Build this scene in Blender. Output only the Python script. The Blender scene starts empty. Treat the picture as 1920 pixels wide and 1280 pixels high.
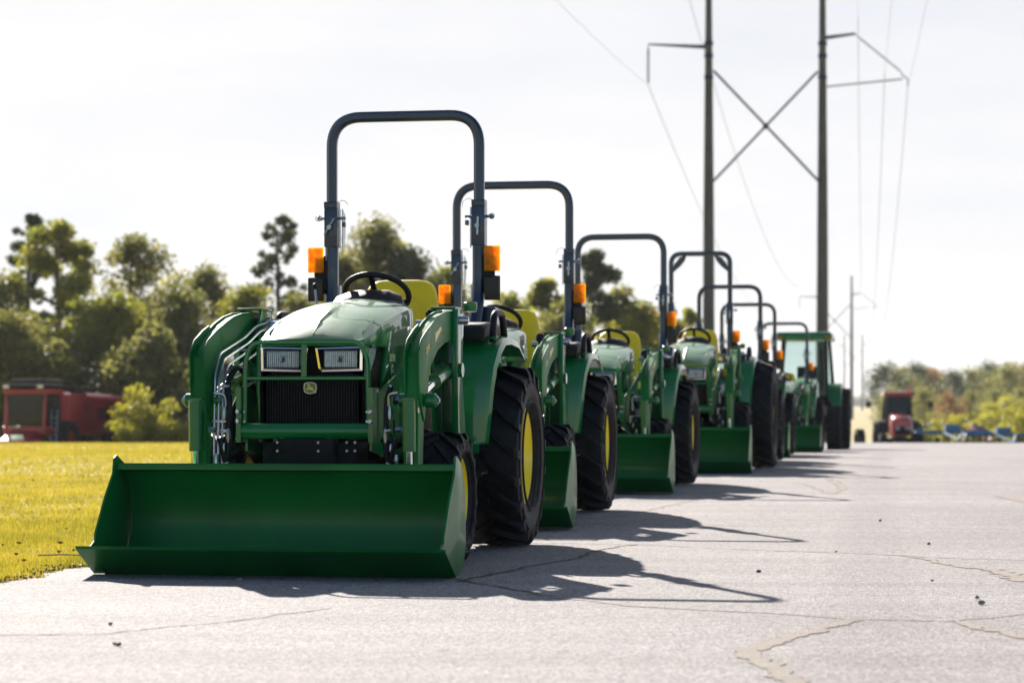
import bpy, bmesh, math, random
import numpy as np
from mathutils import Vector, Matrix
R = math.radians
sc = bpy.context.scene
COL = sc.collection

# ------------------------------------------------------------------ camera
CAM_H = 0.755
F_PX, YH = 85 / 36 * 1920, 768          # only used to turn measurements into metres
cam_d = bpy.data.cameras.new('camera')
cam_d.lens = 85; cam_d.sensor_width = 36; cam_d.shift_y = 0.0667
cam_d.clip_start = 0.1; cam_d.clip_end = 9000
cam_d.dof.use_dof = True; cam_d.dof.focus_distance = 11.8; cam_d.dof.aperture_fstop = 3.7
cam_d.dof.aperture_blades = 0
cam = bpy.data.objects.new('camera', cam_d); COL.objects.link(cam)
cam.location = (0, 0, CAM_H); cam.rotation_euler = (R(90), 0, 0)
sc.camera = cam

# ------------------------------------------------------------------ world, sun, exposure
SUN_EL, SUN_AZ = R(29.5), R(-17.6)
world = bpy.data.worlds.new('World'); sc.world = world; world.use_nodes = True
wt = world.node_tree; bg = wt.nodes['Background']
sky = wt.nodes.new('ShaderNodeTexSky'); sky.sky_type = 'NISHITA'; sky.sun_disc = False
sky.sun_elevation = SUN_EL; sky.sun_rotation = SUN_AZ
sky.air_density = 1.0; sky.dust_density = 0.3; sky.ozone_density = 2.0
tc = wt.nodes.new('ShaderNodeTexCoord')
mp = wt.nodes.new('ShaderNodeMapping'); mp.inputs['Scale'].default_value = (1.6, 1.6, 7.0)
nz = wt.nodes.new('ShaderNodeTexNoise'); nz.inputs['Scale'].default_value = 2.2
nz.inputs['Detail'].default_value = 6; nz.inputs['Roughness'].default_value = 0.5
cr = wt.nodes.new('ShaderNodeValToRGB')
cr.color_ramp.elements[0].position = 0.40; cr.color_ramp.elements[0].color = (0.92, 0.92, 0.92, 1)
cr.color_ramp.elements[1].position = 0.60; cr.color_ramp.elements[1].color = (0.97, 0.97, 0.97, 1)
mx = wt.nodes.new('ShaderNodeMix'); mx.data_type = 'RGBA'
c2 = wt.nodes.new('ShaderNodeValToRGB'); c2.color_ramp.elements[0].position = 0.38; c2.color_ramp.elements[1].position = 0.62
c2.color_ramp.elements[0].color = (6.35, 6.4, 6.75, 1); c2.color_ramp.elements[1].color = (7.5, 7.35, 7.4, 1)      # thin sunlit cloud veil, only in the half of the sky round the sun
sx = wt.nodes.new('ShaderNodeSeparateXYZ'); vr = wt.nodes.new('ShaderNodeMapRange'); vr.interpolation_type = 'SMOOTHSTEP'
vr.inputs['From Min'].default_value = 0.15; vr.inputs['From Max'].default_value = 0.85
wt.links.new(tc.outputs['Generated'], sx.inputs[0]); wt.links.new(sx.outputs['Y'], vr.inputs['Value'])
ml = wt.nodes.new('ShaderNodeMath'); ml.operation = 'MULTIPLY'
wt.links.new(tc.outputs['Generated'], mp.inputs['Vector'])
wt.links.new(mp.outputs['Vector'], nz.inputs['Vector'])
wt.links.new(nz.outputs['Fac'], cr.inputs['Fac'])
wt.links.new(nz.outputs['Fac'], c2.inputs['Fac']); wt.links.new(c2.outputs['Color'], mx.inputs['B']); wt.links.new(cr.outputs['Color'], ml.inputs[0]); wt.links.new(vr.outputs['Result'], ml.inputs[1]); wt.links.new(ml.outputs[0], mx.inputs['Factor'])
wt.links.new(sky.outputs['Color'], mx.inputs['A'])
wt.links.new(mx.outputs['Result'], bg.inputs['Color'])
bg.inputs['Strength'].default_value = 0.05
sun_d = bpy.data.lights.new('sun', 'SUN'); sun_d.energy = 5.0; sun_d.angle = R(0.6); sun_d.color = (1, 0.92, 0.83)
sun = bpy.data.objects.new('sun', sun_d); COL.objects.link(sun)
sdir = Vector((math.sin(SUN_AZ) * math.cos(SUN_EL), math.cos(SUN_AZ) * math.cos(SUN_EL), math.sin(SUN_EL)))
sun.rotation_euler = sdir.to_track_quat('Z', 'Y').to_euler(); sun.location = (-10, 40, 30)
sc.view_settings.view_transform = 'Standard'; sc.view_settings.look = 'None'
sc.view_settings.gamma = 1; sc.view_settings.exposure = 1.38
sc.cycles.max_bounces = 8; sc.cycles.transparent_max_bounces = 12
sc.cycles.use_denoising = True
sc.cycles.sample_clamp_indirect = 6

# ------------------------------------------------------------------ helpers
def tag(o, label=None, cat=None, group=None, kind=None):
    if label: o['label'] = label
    if cat: o['category'] = cat
    if group: o['group'] = group
    if kind: o['kind'] = kind
    return o

def empty(name, loc=(0, 0, 0), rz=0):
    o = bpy.data.objects.new(name, None); COL.objects.link(o)
    o.location = loc; o.rotation_euler = (0, 0, rz); o.empty_display_size = 0.2
    return o

def copy_tree(o, parent=None):
    c = o.copy(); COL.objects.link(c); c.parent = parent
    for ch in list(o.children):
        copy_tree(ch, c)
    return c

PROF = [(-60, 0), (0, 0), (14, 0), (18, .015), (24, .04), (29, .05), (34, .053), (39, .035), (46, -.03), (54, -.12), (70, -.27), (90, -.47), (100, -.75), (122, -1.6), (160, -2.3), (220, -2.2), (350, -1.5), (700, 0), (1600, 3), (4000, 6)]
def gz(D):
    for (a, za), (b, zb) in zip(PROF, PROF[1:]):
        if D <= b:
            t = (D-a)/(b-a); return za+(zb-za)*t
    return PROF[-1][1]
def ground_pt(px, py):
    D = CAM_H * F_PX / (py - YH)
    for _ in range(6): D = (CAM_H - gz(D)) * F_PX / (py - YH)
    return Vector(((px - 960) / F_PX * D, D, gz(D)))

class MB:
    """collects shapes into one mesh object"""
    def __init__(s):
        s.bm = bmesh.new()
    def face(s, vs):
        try: return s.bm.faces.new(vs)
        except ValueError: return None
    def box(s, c, size, rot=None):
        m = Matrix.Translation(c)
        if rot is not None: m = m @ (rot if isinstance(rot, Matrix) else Matrix.Rotation(rot[1], 4, rot[0]))
        m = m @ Matrix.Diagonal((*size, 1))
        bmesh.ops.create_cube(s.bm, size=1, matrix=m); return s
    def bx(s, x0, x1, y0, y1, z0, z1):
        return s.box(((x0+x1)/2, (y0+y1)/2, (z0+z1)/2), (abs(x1-x0), abs(y1-y0), abs(z1-z0)))
    def prism(s, poly, axis, a, b):
        """poly in the two other axes (in xyz order), extruded along axis a..b"""
        def P(u, v, t):
            return {'x': (t, u, v), 'y': (u, t, v), 'z': (u, v, t)}[axis]
        A = [s.bm.verts.new(P(u, v, a)) for u, v in poly]
        B = [s.bm.verts.new(P(u, v, b)) for u, v in poly]
        n = len(poly)
        s.face(A); s.face(list(reversed(B)))
        for i in range(n): s.face([A[i], B[i], B[(i+1) % n], A[(i+1) % n]])
        return s
    def strip(s, path, axis, a, b, th):
        """open 2D path given thickness (normal offset) and extruded: bent sheet metal"""
        n = len(path); L = []
        for i, p in enumerate(path):
            q0 = path[max(i-1, 0)]; q1 = path[min(i+1, n-1)]
            d = Vector((q1[0]-q0[0], q1[1]-q0[1])); d.normalize()
            L.append((p[0]-d.y*th, p[1]+d.x*th))
        return s.prism(list(path) + L[::-1], axis, a, b)
    def tube(s, pts, r, n=8, closed=False, rect=None, cap=True, up=None):
        pts = [Vector(p) for p in pts]; m = len(pts); rings = []
        rr = r if isinstance(r, (list, tuple)) else [r]*m
        prev = None
        for i, p in enumerate(pts):
            if closed: t = (pts[(i+1) % m] - pts[i-1])
            else: t = pts[min(i+1, m-1)] - pts[max(i-1, 0)]
            t.normalize()
            if prev is None:
                u = Vector(up) if up else (Vector((0, 0, 1)) if abs(t.z) < 0.9 else Vector((0, 1, 0)))
            else: u = Vector(up) if up else prev
            u = (u - t*u.dot(t)); u.normalize(); prev = u
            v = t.cross(u)
            if rect:
                w, d = rect
                k = 1.0
                if 0 < i < m-1 and not closed:
                    a = (pts[i]-pts[i-1]).normalized(); b = (pts[i+1]-pts[i]).normalized()
                    k = 1/max(0.6, math.cos(a.angle(b)/2))
                c = 0.28*min(w, d)
                sh = [(-w/2+c, -d/2), (w/2-c, -d/2), (w/2, -d/2+c), (w/2, d/2-c), (w/2-c, d/2), (-w/2+c, d/2), (-w/2, d/2-c), (-w/2, -d/2+c)]
                rings.append([s.bm.verts.new(p + u*a_ + v*(b_*k)) for a_, b_ in sh])
            else:
                rings.append([s.bm.verts.new(p + (u*math.cos(2*math.pi*j/n) + v*math.sin(2*math.pi*j/n))*rr[i]) for j in range(n)])
        N = len(rings[0])
        for i in range(m if closed else m-1):
            A, B = rings[i], rings[(i+1) % m]
            for j in range(N): s.face([A[j], A[(j+1) % N], B[(j+1) % N], B[j]])
        if cap and not closed:
            s.face(list(reversed(rings[0]))); s.face(rings[-1])
        return s
    def lathe(s, prof, c=(0, 0, 0), axis='x', n=32, closed=False):
        """prof: (along axis, radius)"""
        rings = []
        for h, r in prof:
            ring = []
            for j in range(n):
                a = 2*math.pi*j/n; u, v = r*math.cos(a), r*math.sin(a)
                p = {'x': (h, u, v), 'y': (u, h, v), 'z': (u, v, h)}[axis]
                ring.append(s.bm.verts.new(Vector(c)+Vector(p)))
            rings.append(ring)
        m = len(rings)
        for i in range(m if closed else m-1):
            A, B = rings[i], rings[(i+1) % m]
            for j in range(n): s.face([A[j], B[j], B[(j+1) % n], A[(j+1) % n]])
        if not closed:
            if prof[0][1] > 1e-4: s.face(rings[0])
            if prof[-1][1] > 1e-4: s.face(list(reversed(rings[-1])))
        return s
    def loft(s, secs, closed=True, cap=True):
        rings = [[s.bm.verts.new(p) for p in sec] for sec in secs]
        N = len(rings[0])
        for A, B in zip(rings, rings[1:]):
            for j in range(N if closed else N-1): s.face([A[j], A[(j+1) % N], B[(j+1) % N], B[j]])
        if cap: s.face(rings[0]); s.face(list(reversed(rings[-1])))
        return s
    def sphere(s, c, r, n=12):
        bmesh.ops.create_uvsphere(s.bm, u_segments=n, v_segments=max(6, n//2+2), radius=1,
            matrix=Matrix.Translation(c) @ Matrix.Diagonal((*(r if isinstance(r, (tuple, list)) else (r, r, r)), 1)))
        return s
    def add(s, mesh, mtx):
        k = bmesh.new(); k.from_mesh(mesh); k.transform(mtx)
        t = bpy.data.meshes.new('t'); k.to_mesh(t); k.free(); s.bm.from_mesh(t); bpy.data.meshes.remove(t)
        return s
    def build(s, name, mat, parent=None, bev=0, ang=38, zf=None, seg=2):
        bm = s.bm
        bmesh.ops.remove_doubles(bm, verts=bm.verts, dist=1e-5)
        if zf:
            for v in bm.verts: v.co = zf(v.co)
        bmesh.ops.recalc_face_normals(bm, faces=bm.faces)
        if bev:
            es = [e for e in bm.edges if len(e.link_faces) == 2 and e.calc_face_angle(0) > R(30)]
            try: bmesh.ops.bevel(bm, geom=es, offset=bev, segments=seg, profile=0.6, affect='EDGES', clamp_overlap=True)
            except Exception: pass
        for f in bm.faces: f.smooth = True
        for e in bm.edges:
            if len(e.link_faces) != 2 or e.calc_face_angle(0) > R(ang): e.smooth = False
        me = bpy.data.meshes.new(name); bm.to_mesh(me); bm.free()
        me.materials.append(mat)
        o = bpy.data.objects.new(name, me); COL.objects.link(o); o.parent = parent
        return o

def arc(c, r, a0, a1, n, f):
    return [f(c[0] + r*math.cos(R(a0+(a1-a0)*i/n)), c[1] + r*math.sin(R(a0+(a1-a0)*i/n))) for i in range(n+1)]

def rounded(pts, rad, n=6):
    """round the inner corners of a 3D polyline"""
    pts = [Vector(p) for p in pts]; out = [pts[0]]
    for i in range(1, len(pts)-1):
        r = rad[i-1] if isinstance(rad, (list, tuple)) else rad
        a = (pts[i-1]-pts[i]); b = (pts[i+1]-pts[i])
        r = min(r, a.length*0.48, b.length*0.48)
        p0 = pts[i]+a.normalized()*r; p1 = pts[i]+b.normalized()*r
        for k in range(n+1):
            t = k/n; out.append(p0*(1-t)**2 + pts[i]*2*t*(1-t) + p1*t*t)
    out.append(pts[-1]); return out

def np_mesh(name, V, F, mat, smooth=False):
    me = bpy.data.meshes.new(name)
    nv, nf, k = len(V), len(F), F.shape[1]
    me.vertices.add(nv); me.vertices.foreach_set('co', V.astype(np.float32).ravel())
    me.loops.add(nf*k); me.loops.foreach_set('vertex_index', F.astype(np.int32).ravel())
    me.polygons.add(nf); me.polygons.foreach_set('loop_start', np.arange(0, nf*k, k, dtype=np.int32))
    me.polygons.foreach_set('loop_total', np.full(nf, k, dtype=np.int32))
    me.materials.append(mat); me.update(calc_edges=True); me.validate()
    return me

# ------------------------------------------------------------------ materials
def mat(name, col, rough=0.5, metal=0.0, coat=0.0, var=0.0, vscale=8, bump=0.0, bscale=60, spec=0.5, col2=None, coat_r=0.05, dust=0.0):
    m = bpy.data.materials.new(name); m.use_nodes = True; nt = m.node_tree; b = nt.nodes['Principled BSDF']
    b.inputs['Base Color'].default_value = (*col, 1); b.inputs['Roughness'].default_value = rough
    b.inputs['Metallic'].default_value = metal; b.inputs['Coat Weight'].default_value = coat
    b.inputs['Coat Roughness'].default_value = coat_r; b.inputs['Specular IOR Level'].default_value = spec
    t = nt.nodes.new('ShaderNodeTexCoord')
    if var or col2:
        n = nt.nodes.new('ShaderNodeTexNoise'); n.inputs['Scale'].default_value = vscale; n.inputs['Detail'].default_value = 5
        nt.links.new(t.outputs['Object'], n.inputs['Vector'])
        r = nt.nodes.new('ShaderNodeValToRGB'); r.color_ramp.elements[0].position = 0.35; r.color_ramp.elements[1].position = 0.65
        a = col2 or tuple(c*(1-var) for c in col)
        r.color_ramp.elements[0].color = (*a, 1); r.color_ramp.elements[1].color = (*(tuple(c*(1+var) for c in col)), 1)
        nt.links.new(n.outputs['Fac'], r.inputs['Fac']); nt.links.new(r.outputs['Color'], b.inputs['Base Color'])
        mr = nt.nodes.new('ShaderNodeMapRange'); mr.inputs['To Min'].default_value = max(0.02, rough*0.8); mr.inputs['To Max'].default_value = min(1, rough*1.25)
        n2 = nt.nodes.new('ShaderNodeTexNoise'); n2.inputs['Scale'].default_value = vscale*3
        nt.links.new(t.outputs['Object'], n2.inputs['Vector'])
        nt.links.new(n2.outputs['Fac'], mr.inputs['Value']); nt.links.new(mr.outputs['Result'], b.inputs['Roughness'])
    if bump:
        n3 = nt.nodes.new('ShaderNodeTexNoise'); n3.inputs['Scale'].default_value = bscale; n3.inputs['Detail'].default_value = 4
        nt.links.new(t.outputs['Object'], n3.inputs['Vector'])
        bp = nt.nodes.new('ShaderNodeBump'); bp.inputs['Strength'].default_value = bump; bp.inputs['Distance'].default_value = 0.01
        nt.links.new(n3.outputs['Fac'], bp.inputs['Height']); nt.links.new(bp.outputs['Normal'], b.inputs['Normal'])
        if coat: nt.links.new(bp.outputs['Normal'], b.inputs['Coat Normal'])
    return m

M = {}
M['green'] = mat('green_paint', (0.0025, 0.150, 0.034), 0.34, coat=0.75, spec=0.25, var=0.10, vscale=3, bump=0.02, bscale=9, coat_r=0.04)
M['bucket'] = mat('loader_green', (0.0025, 0.130, 0.024), 0.40, coat=0.22, spec=0.22, var=0.16, vscale=2.2, bump=0.04, bscale=6, coat_r=0.12)
M['arm'] = mat('arm_green', (0.0025, 0.145, 0.028), 0.46, coat=0.06, var=0.14, vscale=2.5, bump=0.03, bscale=8, spec=0.14)
M['yellow'] = mat('rim_yellow', (1.0, 0.80, 0.008), 0.35, coat=0.6, var=0.05, vscale=6, bump=0.02, bscale=12)
M['seat'] = mat('seat_vinyl', (1.0, 0.70, 0.004), 0.42, var=0.05, vscale=5, bump=0.08, bscale=160)
M['rubber'] = mat('tyre_rubber', (0.007, 0.0075, 0.010), 0.66, var=0.5, vscale=14, bump=0.25, bscale=70, spec=0.32)
M['black'] = mat('black_plastic', (0.005, 0.0055, 0.008), 0.5, spec=0.3, var=0.3, vscale=20, bump=0.08, bscale=200)
M['bar'] = mat('roll_bar_paint', (0.006, 0.020, 0.052), 0.34, coat=0.5, var=0.1, vscale=6, bump=0.03, bscale=40, coat_r=0.15)
M['grille'] = mat('grille_mesh', (0.0015, 0.0015, 0.002), 0.6, spec=0.12, var=0.2, vscale=30)
M['dark'] = mat('dark_iron', (0.005, 0.0055, 0.007), 0.6, spec=0.25, var=0.5, vscale=18, bump=0.2, bscale=40)
M['steel'] = mat('zinc_steel', (0.36, 0.40, 0.45), 0.30, metal=1.0, var=0.12, vscale=40)
M['chrome'] = mat('chrome', (0.90, 0.90, 0.90), 0.16, metal=1.0)
M['decal_y'] = mat('decal_yellow', (0.80, 0.62, 0.06), 0.35, var=0.03)
M['decal_c'] = mat('decal_cream', (0.80, 0.76, 0.52), 0.35, var=0.03)
M['badge'] = mat('badge_green', (0.01, 0.09, 0.025), 0.3, coat=0.6)
M['sticker'] = mat('sticker_white', (0.70, 0.74, 0.72), 0.3, var=0.05)
M['orange'] = mat('orange_knob', (0.8, 0.12, 0.01), 0.4)

def lens_mat(name, col, ribs=120, trans=0.5, rough=0.12):
    m = bpy.data.materials.new(name); m.use_nodes = True; nt = m.node_tree; b = nt.nodes['Principled BSDF']
    out = nt.nodes['Material Output']
    b.inputs['Base Color'].default_value = (*col, 1); b.inputs['Roughness'].default_value = rough
    b.inputs['Coat Weight'].default_value = 0.8
    tl = nt.nodes.new('ShaderNodeBsdfTranslucent'); tl.inputs['Color'].default_value = (*col, 1)
    ms = nt.nodes.new('ShaderNodeMixShader'); ms.inputs['Fac'].default_value = trans
    t = nt.nodes.new('ShaderNodeTexCoord')
    w = nt.nodes.new('ShaderNodeTexWave'); w.inputs['Scale'].default_value = ribs; w.bands_direction = 'X'
    w2 = nt.nodes.new('ShaderNodeTexNoise'); w2.inputs['Scale'].default_value = 35
    nt.links.new(t.outputs['Object'], w.inputs['Vector']); nt.links.new(t.outputs['Object'], w2.inputs['Vector'])
    ad = nt.nodes.new('ShaderNodeMath'); ad.operation = 'ADD'
    nt.links.new(w.outputs['Fac'], ad.inputs[0]); nt.links.new(w2.outputs['Fac'], ad.inputs[1])
    bp = nt.nodes.new('ShaderNodeBump'); bp.inputs['Strength'].default_value = 0.6; bp.inputs['Distance'].default_value = 0.004
    nt.links.new(ad.outputs[0], bp.inputs['Height'])
    nt.links.new(bp.outputs['Normal'], b.inputs['Normal']); nt.links.new(bp.outputs['Normal'], tl.inputs['Normal'])
    cr2 = nt.nodes.new('ShaderNodeValToRGB')
    cr2.color_ramp.elements[0].position = 0.3; cr2.color_ramp.elements[1].position = 0.7
    cr2.color_ramp.elements[0].color = (col[0]*0.95, col[1]*0.62, col[2], 1); cr2.color_ramp.elements[1].color = (col[0], col[1]*1.4, col[2]*1.2, 1)
    nt.links.new(w2.outputs['Fac'], cr2.inputs['Fac'])
    nt.links.new(cr2.outputs['Color'], b.inputs['Base Color']); nt.links.new(cr2.outputs['Color'], tl.inputs['Color'])
    tp = nt.nodes.new('ShaderNodeBsdfTransparent'); tp.inputs['Color'].default_value = (1, .70, .05, 1); m4 = nt.nodes.new('ShaderNodeMixShader'); m4.inputs['Fac'].default_value = 0.5
    nt.links.new(tl.outputs[0], m4.inputs[1]); nt.links.new(tp.outputs[0], m4.inputs[2])
    nt.links.new(b.outputs[0], ms.inputs[1]); nt.links.new(m4.outputs[0], ms.inputs[2]); nt.links.new(ms.outputs[0], out.inputs['Surface'])
    return m
M['amber'] = lens_mat('amber_lens', (1.0, 0.60, 0.006), 170, 0.85)
M['headlens'] = mat('headlamp_lens', (0.50, 0.57, 0.66), 0.15, metal=0.4)
def ribbed(m, scale, dist, d2=0.003):
    nt = m.node_tree; b = nt.nodes['Principled BSDF']; t = nt.nodes.new('ShaderNodeTexCoord')
    w = nt.nodes.new('ShaderNodeTexWave'); w.inputs['Scale'].default_value = scale; w.bands_direction = 'X'
    w.inputs['Distortion'].default_value = 1.5; w.inputs['Detail'].default_value = 2; w.inputs['Detail Scale'].default_value = 3
    nt.links.new(t.outputs['Object'], w.inputs['Vector'])
    bp = nt.nodes.new('ShaderNodeBump'); bp.inputs['Strength'].default_value = dist; bp.inputs['Distance'].default_value = d2
    nt.links.new(w.outputs['Fac'], bp.inputs['Height']); nt.links.new(bp.outputs['Normal'], b.inputs['Normal'])
ribbed(M['headlens'], 26, 1.0, 0.012)
M['darklens'] = mat('dark_lamp_lens', (0.006, 0.007, 0.009), 0.3, coat=0.2, spec=.3); ribbed(M['darklens'], 90, 0.6)

def glass(name, col=(0.6, 0.75, 0.72), a=0.55):
    m = bpy.data.materials.new(name); m.use_nodes = True; nt = m.node_tree; b = nt.nodes['Principled BSDF']; out = nt.nodes['Material Output']
    b.inputs['Base Color'].default_value = (0.02, 0.03, 0.03, 1); b.inputs['Roughness'].default_value = 0.03
    tr = nt.nodes.new('ShaderNodeBsdfTransparent'); tr.inputs['Color'].default_value = (*col, 1)
    ms = nt.nodes.new('ShaderNodeMixShader'); ms.inputs['Fac'].default_value = 1-a
    nt.links.new(tr.outputs[0], ms.inputs[1]); nt.links.new(b.outputs[0], ms.inputs[2]); nt.links.new(ms.outputs[0], out.inputs['Surface'])
    return m
M['glass'] = glass('cab_glass', (0.92, 0.98, 0.97), 0.93)
M['glass_dark'] = glass('dark_cab_glass', (0.45, 0.55, 0.5), 0.5)
M['red'] = mat('red_paint', (0.36, 0.012, 0.018), 0.35, coat=0.8, var=0.12, vscale=1.5)
M['red_old'] = mat('faded_red_paint', (0.38, 0.02, 0.025), 0.45, coat=0.3, var=0.25, vscale=1.2)
M['blue'] = mat('implement_blue', (0.006, 0.13, 0.26), 0.5, coat=0.4, var=0.2, vscale=1.5)
M['concrete'] = mat('concrete_pole', (0.085, 0.09, 0.08), 0.85, var=0.14, spec=0.2, vscale=0.8, bump=0.1, bscale=8)
M['steelblue'] = mat('dark_bracing', (0.02, 0.035, 0.07), 0.9, spec=0.1, var=0.1)
M['matte'] = mat('matte_black', (0.008, 0.008, 0.009), 0.95, var=.2, spec=0.1)
M['wire'] = mat('conductor', (0.28, 0.28, 0.29), 0.5, metal=0.3)
M['insul'] = mat('insulator', (0.07, 0.05, 0.045), 0.3)
M['bark'] = mat('bark', (0.085, 0.068, 0.05), 0.9, var=0.4, vscale=2, bump=0.5, bscale=6)

def leaf_mat(name, ca, cb, cc, trans=0.45):
    m = bpy.data.materials.new(name); m.use_nodes = True; nt = m.node_tree
    b = nt.nodes['Principled BSDF']; out = nt.nodes['Material Output']
    b.inputs['Roughness'].default_value = 0.5
    t = nt.nodes.new('ShaderNodeTexCoord'); n = nt.nodes.new('ShaderNodeTexNoise'); n.inputs['Scale'].default_value = 0.9; n.inputs['Detail'].default_value = 6
    n.inputs['Roughness'].default_value = 0.75
    nt.links.new(t.outputs['Object'], n.inputs['Vector'])
    r = nt.nodes.new('ShaderNodeValToRGB'); e = r.color_ramp.elements
    e[0].position = 0.36; e[0].color = (*ca, 1); e[1].position = 0.66; e[1].color = (*cc, 1)
    k = e.new(0.5); k.color = (*cb, 1)
    nt.links.new(n.outputs['Fac'], r.inputs['Fac'])
    tl = nt.nodes.new('ShaderNodeBsdfTranslucent'); ms = nt.nodes.new('ShaderNodeMixShader'); ms.inputs['Fac'].default_value = trans
    nt.links.new(r.outputs['Color'], b.inputs['Base Color']); nt.links.new(r.outputs['Color'], tl.inputs['Color'])
    nt.links.new(b.outputs[0], ms.inputs[1]); nt.links.new(tl.outputs[0], ms.inputs[2]); nt.links.new(ms.outputs[0], out.inputs['Surface'])
    return m
L_PINE = leaf_mat('pine_needles', (0.030, 0.052, 0.022), (0.065, 0.09, 0.03), (0.13, 0.145, 0.045), 0.5)
L_YG = leaf_mat('yellow_green_leaves', (0.10, 0.125, 0.018), (0.23, 0.24, 0.028), (0.42, 0.38, 0.05), 0.65)
L_OLIVE = leaf_mat('olive_leaves', (0.075, 0.092, 0.024), (0.18, 0.185, 0.042), (0.36, 0.32, 0.085), 0.65)
L_BUSH = leaf_mat('bush_leaves', (0.15, 0.17, 0.02), (0.30, 0.29, 0.025), (0.48, 0.42, 0.04), 0.6)
L_RUST = leaf_mat('autumn_leaves', (0.17, 0.13, 0.05), (0.34, 0.17, 0.06), (0.42, 0.26, 0.10), 0.55)
GRASS_B = leaf_mat('grass_blades', (0.24, 0.22, 0.022), (0.38, 0.32, 0.030), (0.50, 0.38, 0.06), 0.5)

# ------------------------------------------------------------------ ground
def edge_x(D):
    """lawn / asphalt edge"""
    if D < 8: return -3.6 - (8-D)*0.8
    if D < 12.1:
        t = (D-8)/4.1; return -3.6 + 1.5*(1-(1-t)**2.2)
    return -2.1 + (D-12.1)*0.172
def edge_w(D):
    return edge_x(D) + 0.035*math.sin(D*7.1) + 0.025*math.sin(D*17.3+1) + 0.015*math.sin(D*41)

# asphalt material
am = bpy.data.materials.new('asphalt'); am.use_nodes = True; nt = am.node_tree; b = nt.nodes['Principled BSDF']
t = nt.nodes.new('ShaderNodeTexCoord')
def noise(scale, det=4, rough=0.55, vec=None):
    n = nt.nodes.new('ShaderNodeTexNoise'); n.inputs['Scale'].default_value = scale; n.inputs['Detail'].default_value = det
    n.inputs['Roughness'].default_value = rough; nt.links.new(vec or t.outputs['Object'], n.inputs['Vector']); return n
def ramp(src, p0, c0, p1, c1):
    r = nt.nodes.new('ShaderNodeValToRGB'); r.color_ramp.elements[0].position = p0; r.color_ramp.elements[1].position = p1
    r.color_ramp.elements[0].color = (*c0, 1); r.color_ramp.elements[1].color = (*c1, 1); nt.links.new(src, r.inputs['Fac']); return r
def mixc(a, b_, fac, mode='MIX', f=None):
    x = nt.nodes.new('ShaderNodeMix'); x.data_type = 'RGBA'; x.blend_type = mode
    nt.links.new(a, x.inputs['A']); nt.links.new(b_, x.inputs['B'])
    if f: nt.links.new(f, x.inputs['Factor'])
    else: x.inputs['Factor'].default_value = fac
    return x
big = ramp(noise(0.45, 5).outputs['Fac'], 0.3, (0.242, 0.232, 0.233), 0.7, (0.305, 0.294, 0.294))
mp2 = nt.nodes.new('ShaderNodeMapping'); mp2.inputs['Scale'].default_value = (0.15, 1.6, 1); nt.links.new(t.outputs['Object'], mp2.inputs['Vector'])
streak = ramp(noise(1.4, 6, 0.6, mp2.outputs['Vector']).outputs['Fac'], 0.35, (0.86, 0.85, 0.84), 0.62, (1.05, 1.04, 1.04))
v = nt.nodes.new('ShaderNodeTexVoronoi'); v.inputs['Scale'].default_value = 95; nt.links.new(t.outputs['Object'], v.inputs['Vector'])
agg = ramp(v.outputs['Color'], 0.15, (0.42, 0.42, 0.44), 0.8, (1.35, 1.33, 1.31))
pits = ramp(noise(60, 3, 0.7).outputs['Fac'], 0.36, (0.25, 0.25, 0.28), 0.47, (1, 1, 1))
m1 = mixc(big.outputs['Color'], streak.outputs['Color'], 1, 'MULTIPLY')
m2 = mixc(m1.outputs['Result'], agg.outputs['Color'], 0.7, 'MULTIPLY')
mott = ramp(noise(16, 6, 0.8).outputs['Fac'], 0.38, (0.72, 0.72, 0.74), 0.60, (1.14, 1.13, 1.12))
m2 = mixc(m2.outputs['Result'], mott.outputs['Color'], 0.8, 'MULTIPLY')
m3 = mixc(m2.outputs['Result'], pits.outputs['Color'], 0.85, 'MULTIPLY')
nt.links.new(m3.outputs['Result'], b.inputs['Base Color']); b.inputs['Roughness'].default_value = 0.85
b.inputs['Specular IOR Level'].default_value = 0.22
bp = nt.nodes.new('ShaderNodeBump'); bp.inputs['Strength'].default_value = 0.75; bp.inputs['Distance'].default_value = 0.005
hh = nt.nodes.new('ShaderNodeMath'); hh.operation = 'ADD'
nt.links.new(v.outputs['Distance'], hh.inputs[0]); nt.links.new(noise(45, 5, 0.7).outputs['Fac'], hh.inputs[1])
nt.links.new(hh.outputs[0], bp.inputs['Height']); nt.links.new(bp.outputs['Normal'], b.inputs['Normal'])
M['asphalt'] = am
def soil(name, ca, cb, scale, bump):
    global nt, t
    m = bpy.data.materials.new(name); m.use_nodes = True; nt = m.node_tree; b = nt.nodes['Principled BSDF']; t = nt.nodes.new('ShaderNodeTexCoord')
    r = ramp(noise(scale, 8, 0.7).outputs['Fac'], 0.3, ca, 0.7, cb)
    r2 = ramp(noise(scale*14, 5, 0.8).outputs['Fac'], 0.3, (0.65, 0.65, 0.65), 0.7, (1.25, 1.25, 1.25))
    x = mixc(r.outputs['Color'], r2.outputs['Color'], 1, 'MULTIPLY')
    nt.links.new(x.outputs['Result'], b.inputs['Base Color']); b.inputs['Roughness'].default_value = 0.9; b.inputs['Specular IOR Level'].default_value = 0.15
    bp = nt.nodes.new('ShaderNodeBump'); bp.inputs['Strength'].default_value = bump; bp.inputs['Distance'].default_value = 0.03
    nt.links.new(noise(scale*20, 5, 0.8).outputs['Fac'], bp.inputs['Height']); nt.links.new(bp.outputs['Normal'], b.inputs['Normal'])
    return m
M['lawn'] = soil('lawn_turf', (0.26, 0.215, 0.022), (0.44, 0.34, 0.035), 1.2, 0.8)
M['field'] = soil('dry_field', (0.24, 0.20, 0.09), (0.40, 0.33, 0.16), 0.03, 0.3)
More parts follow.
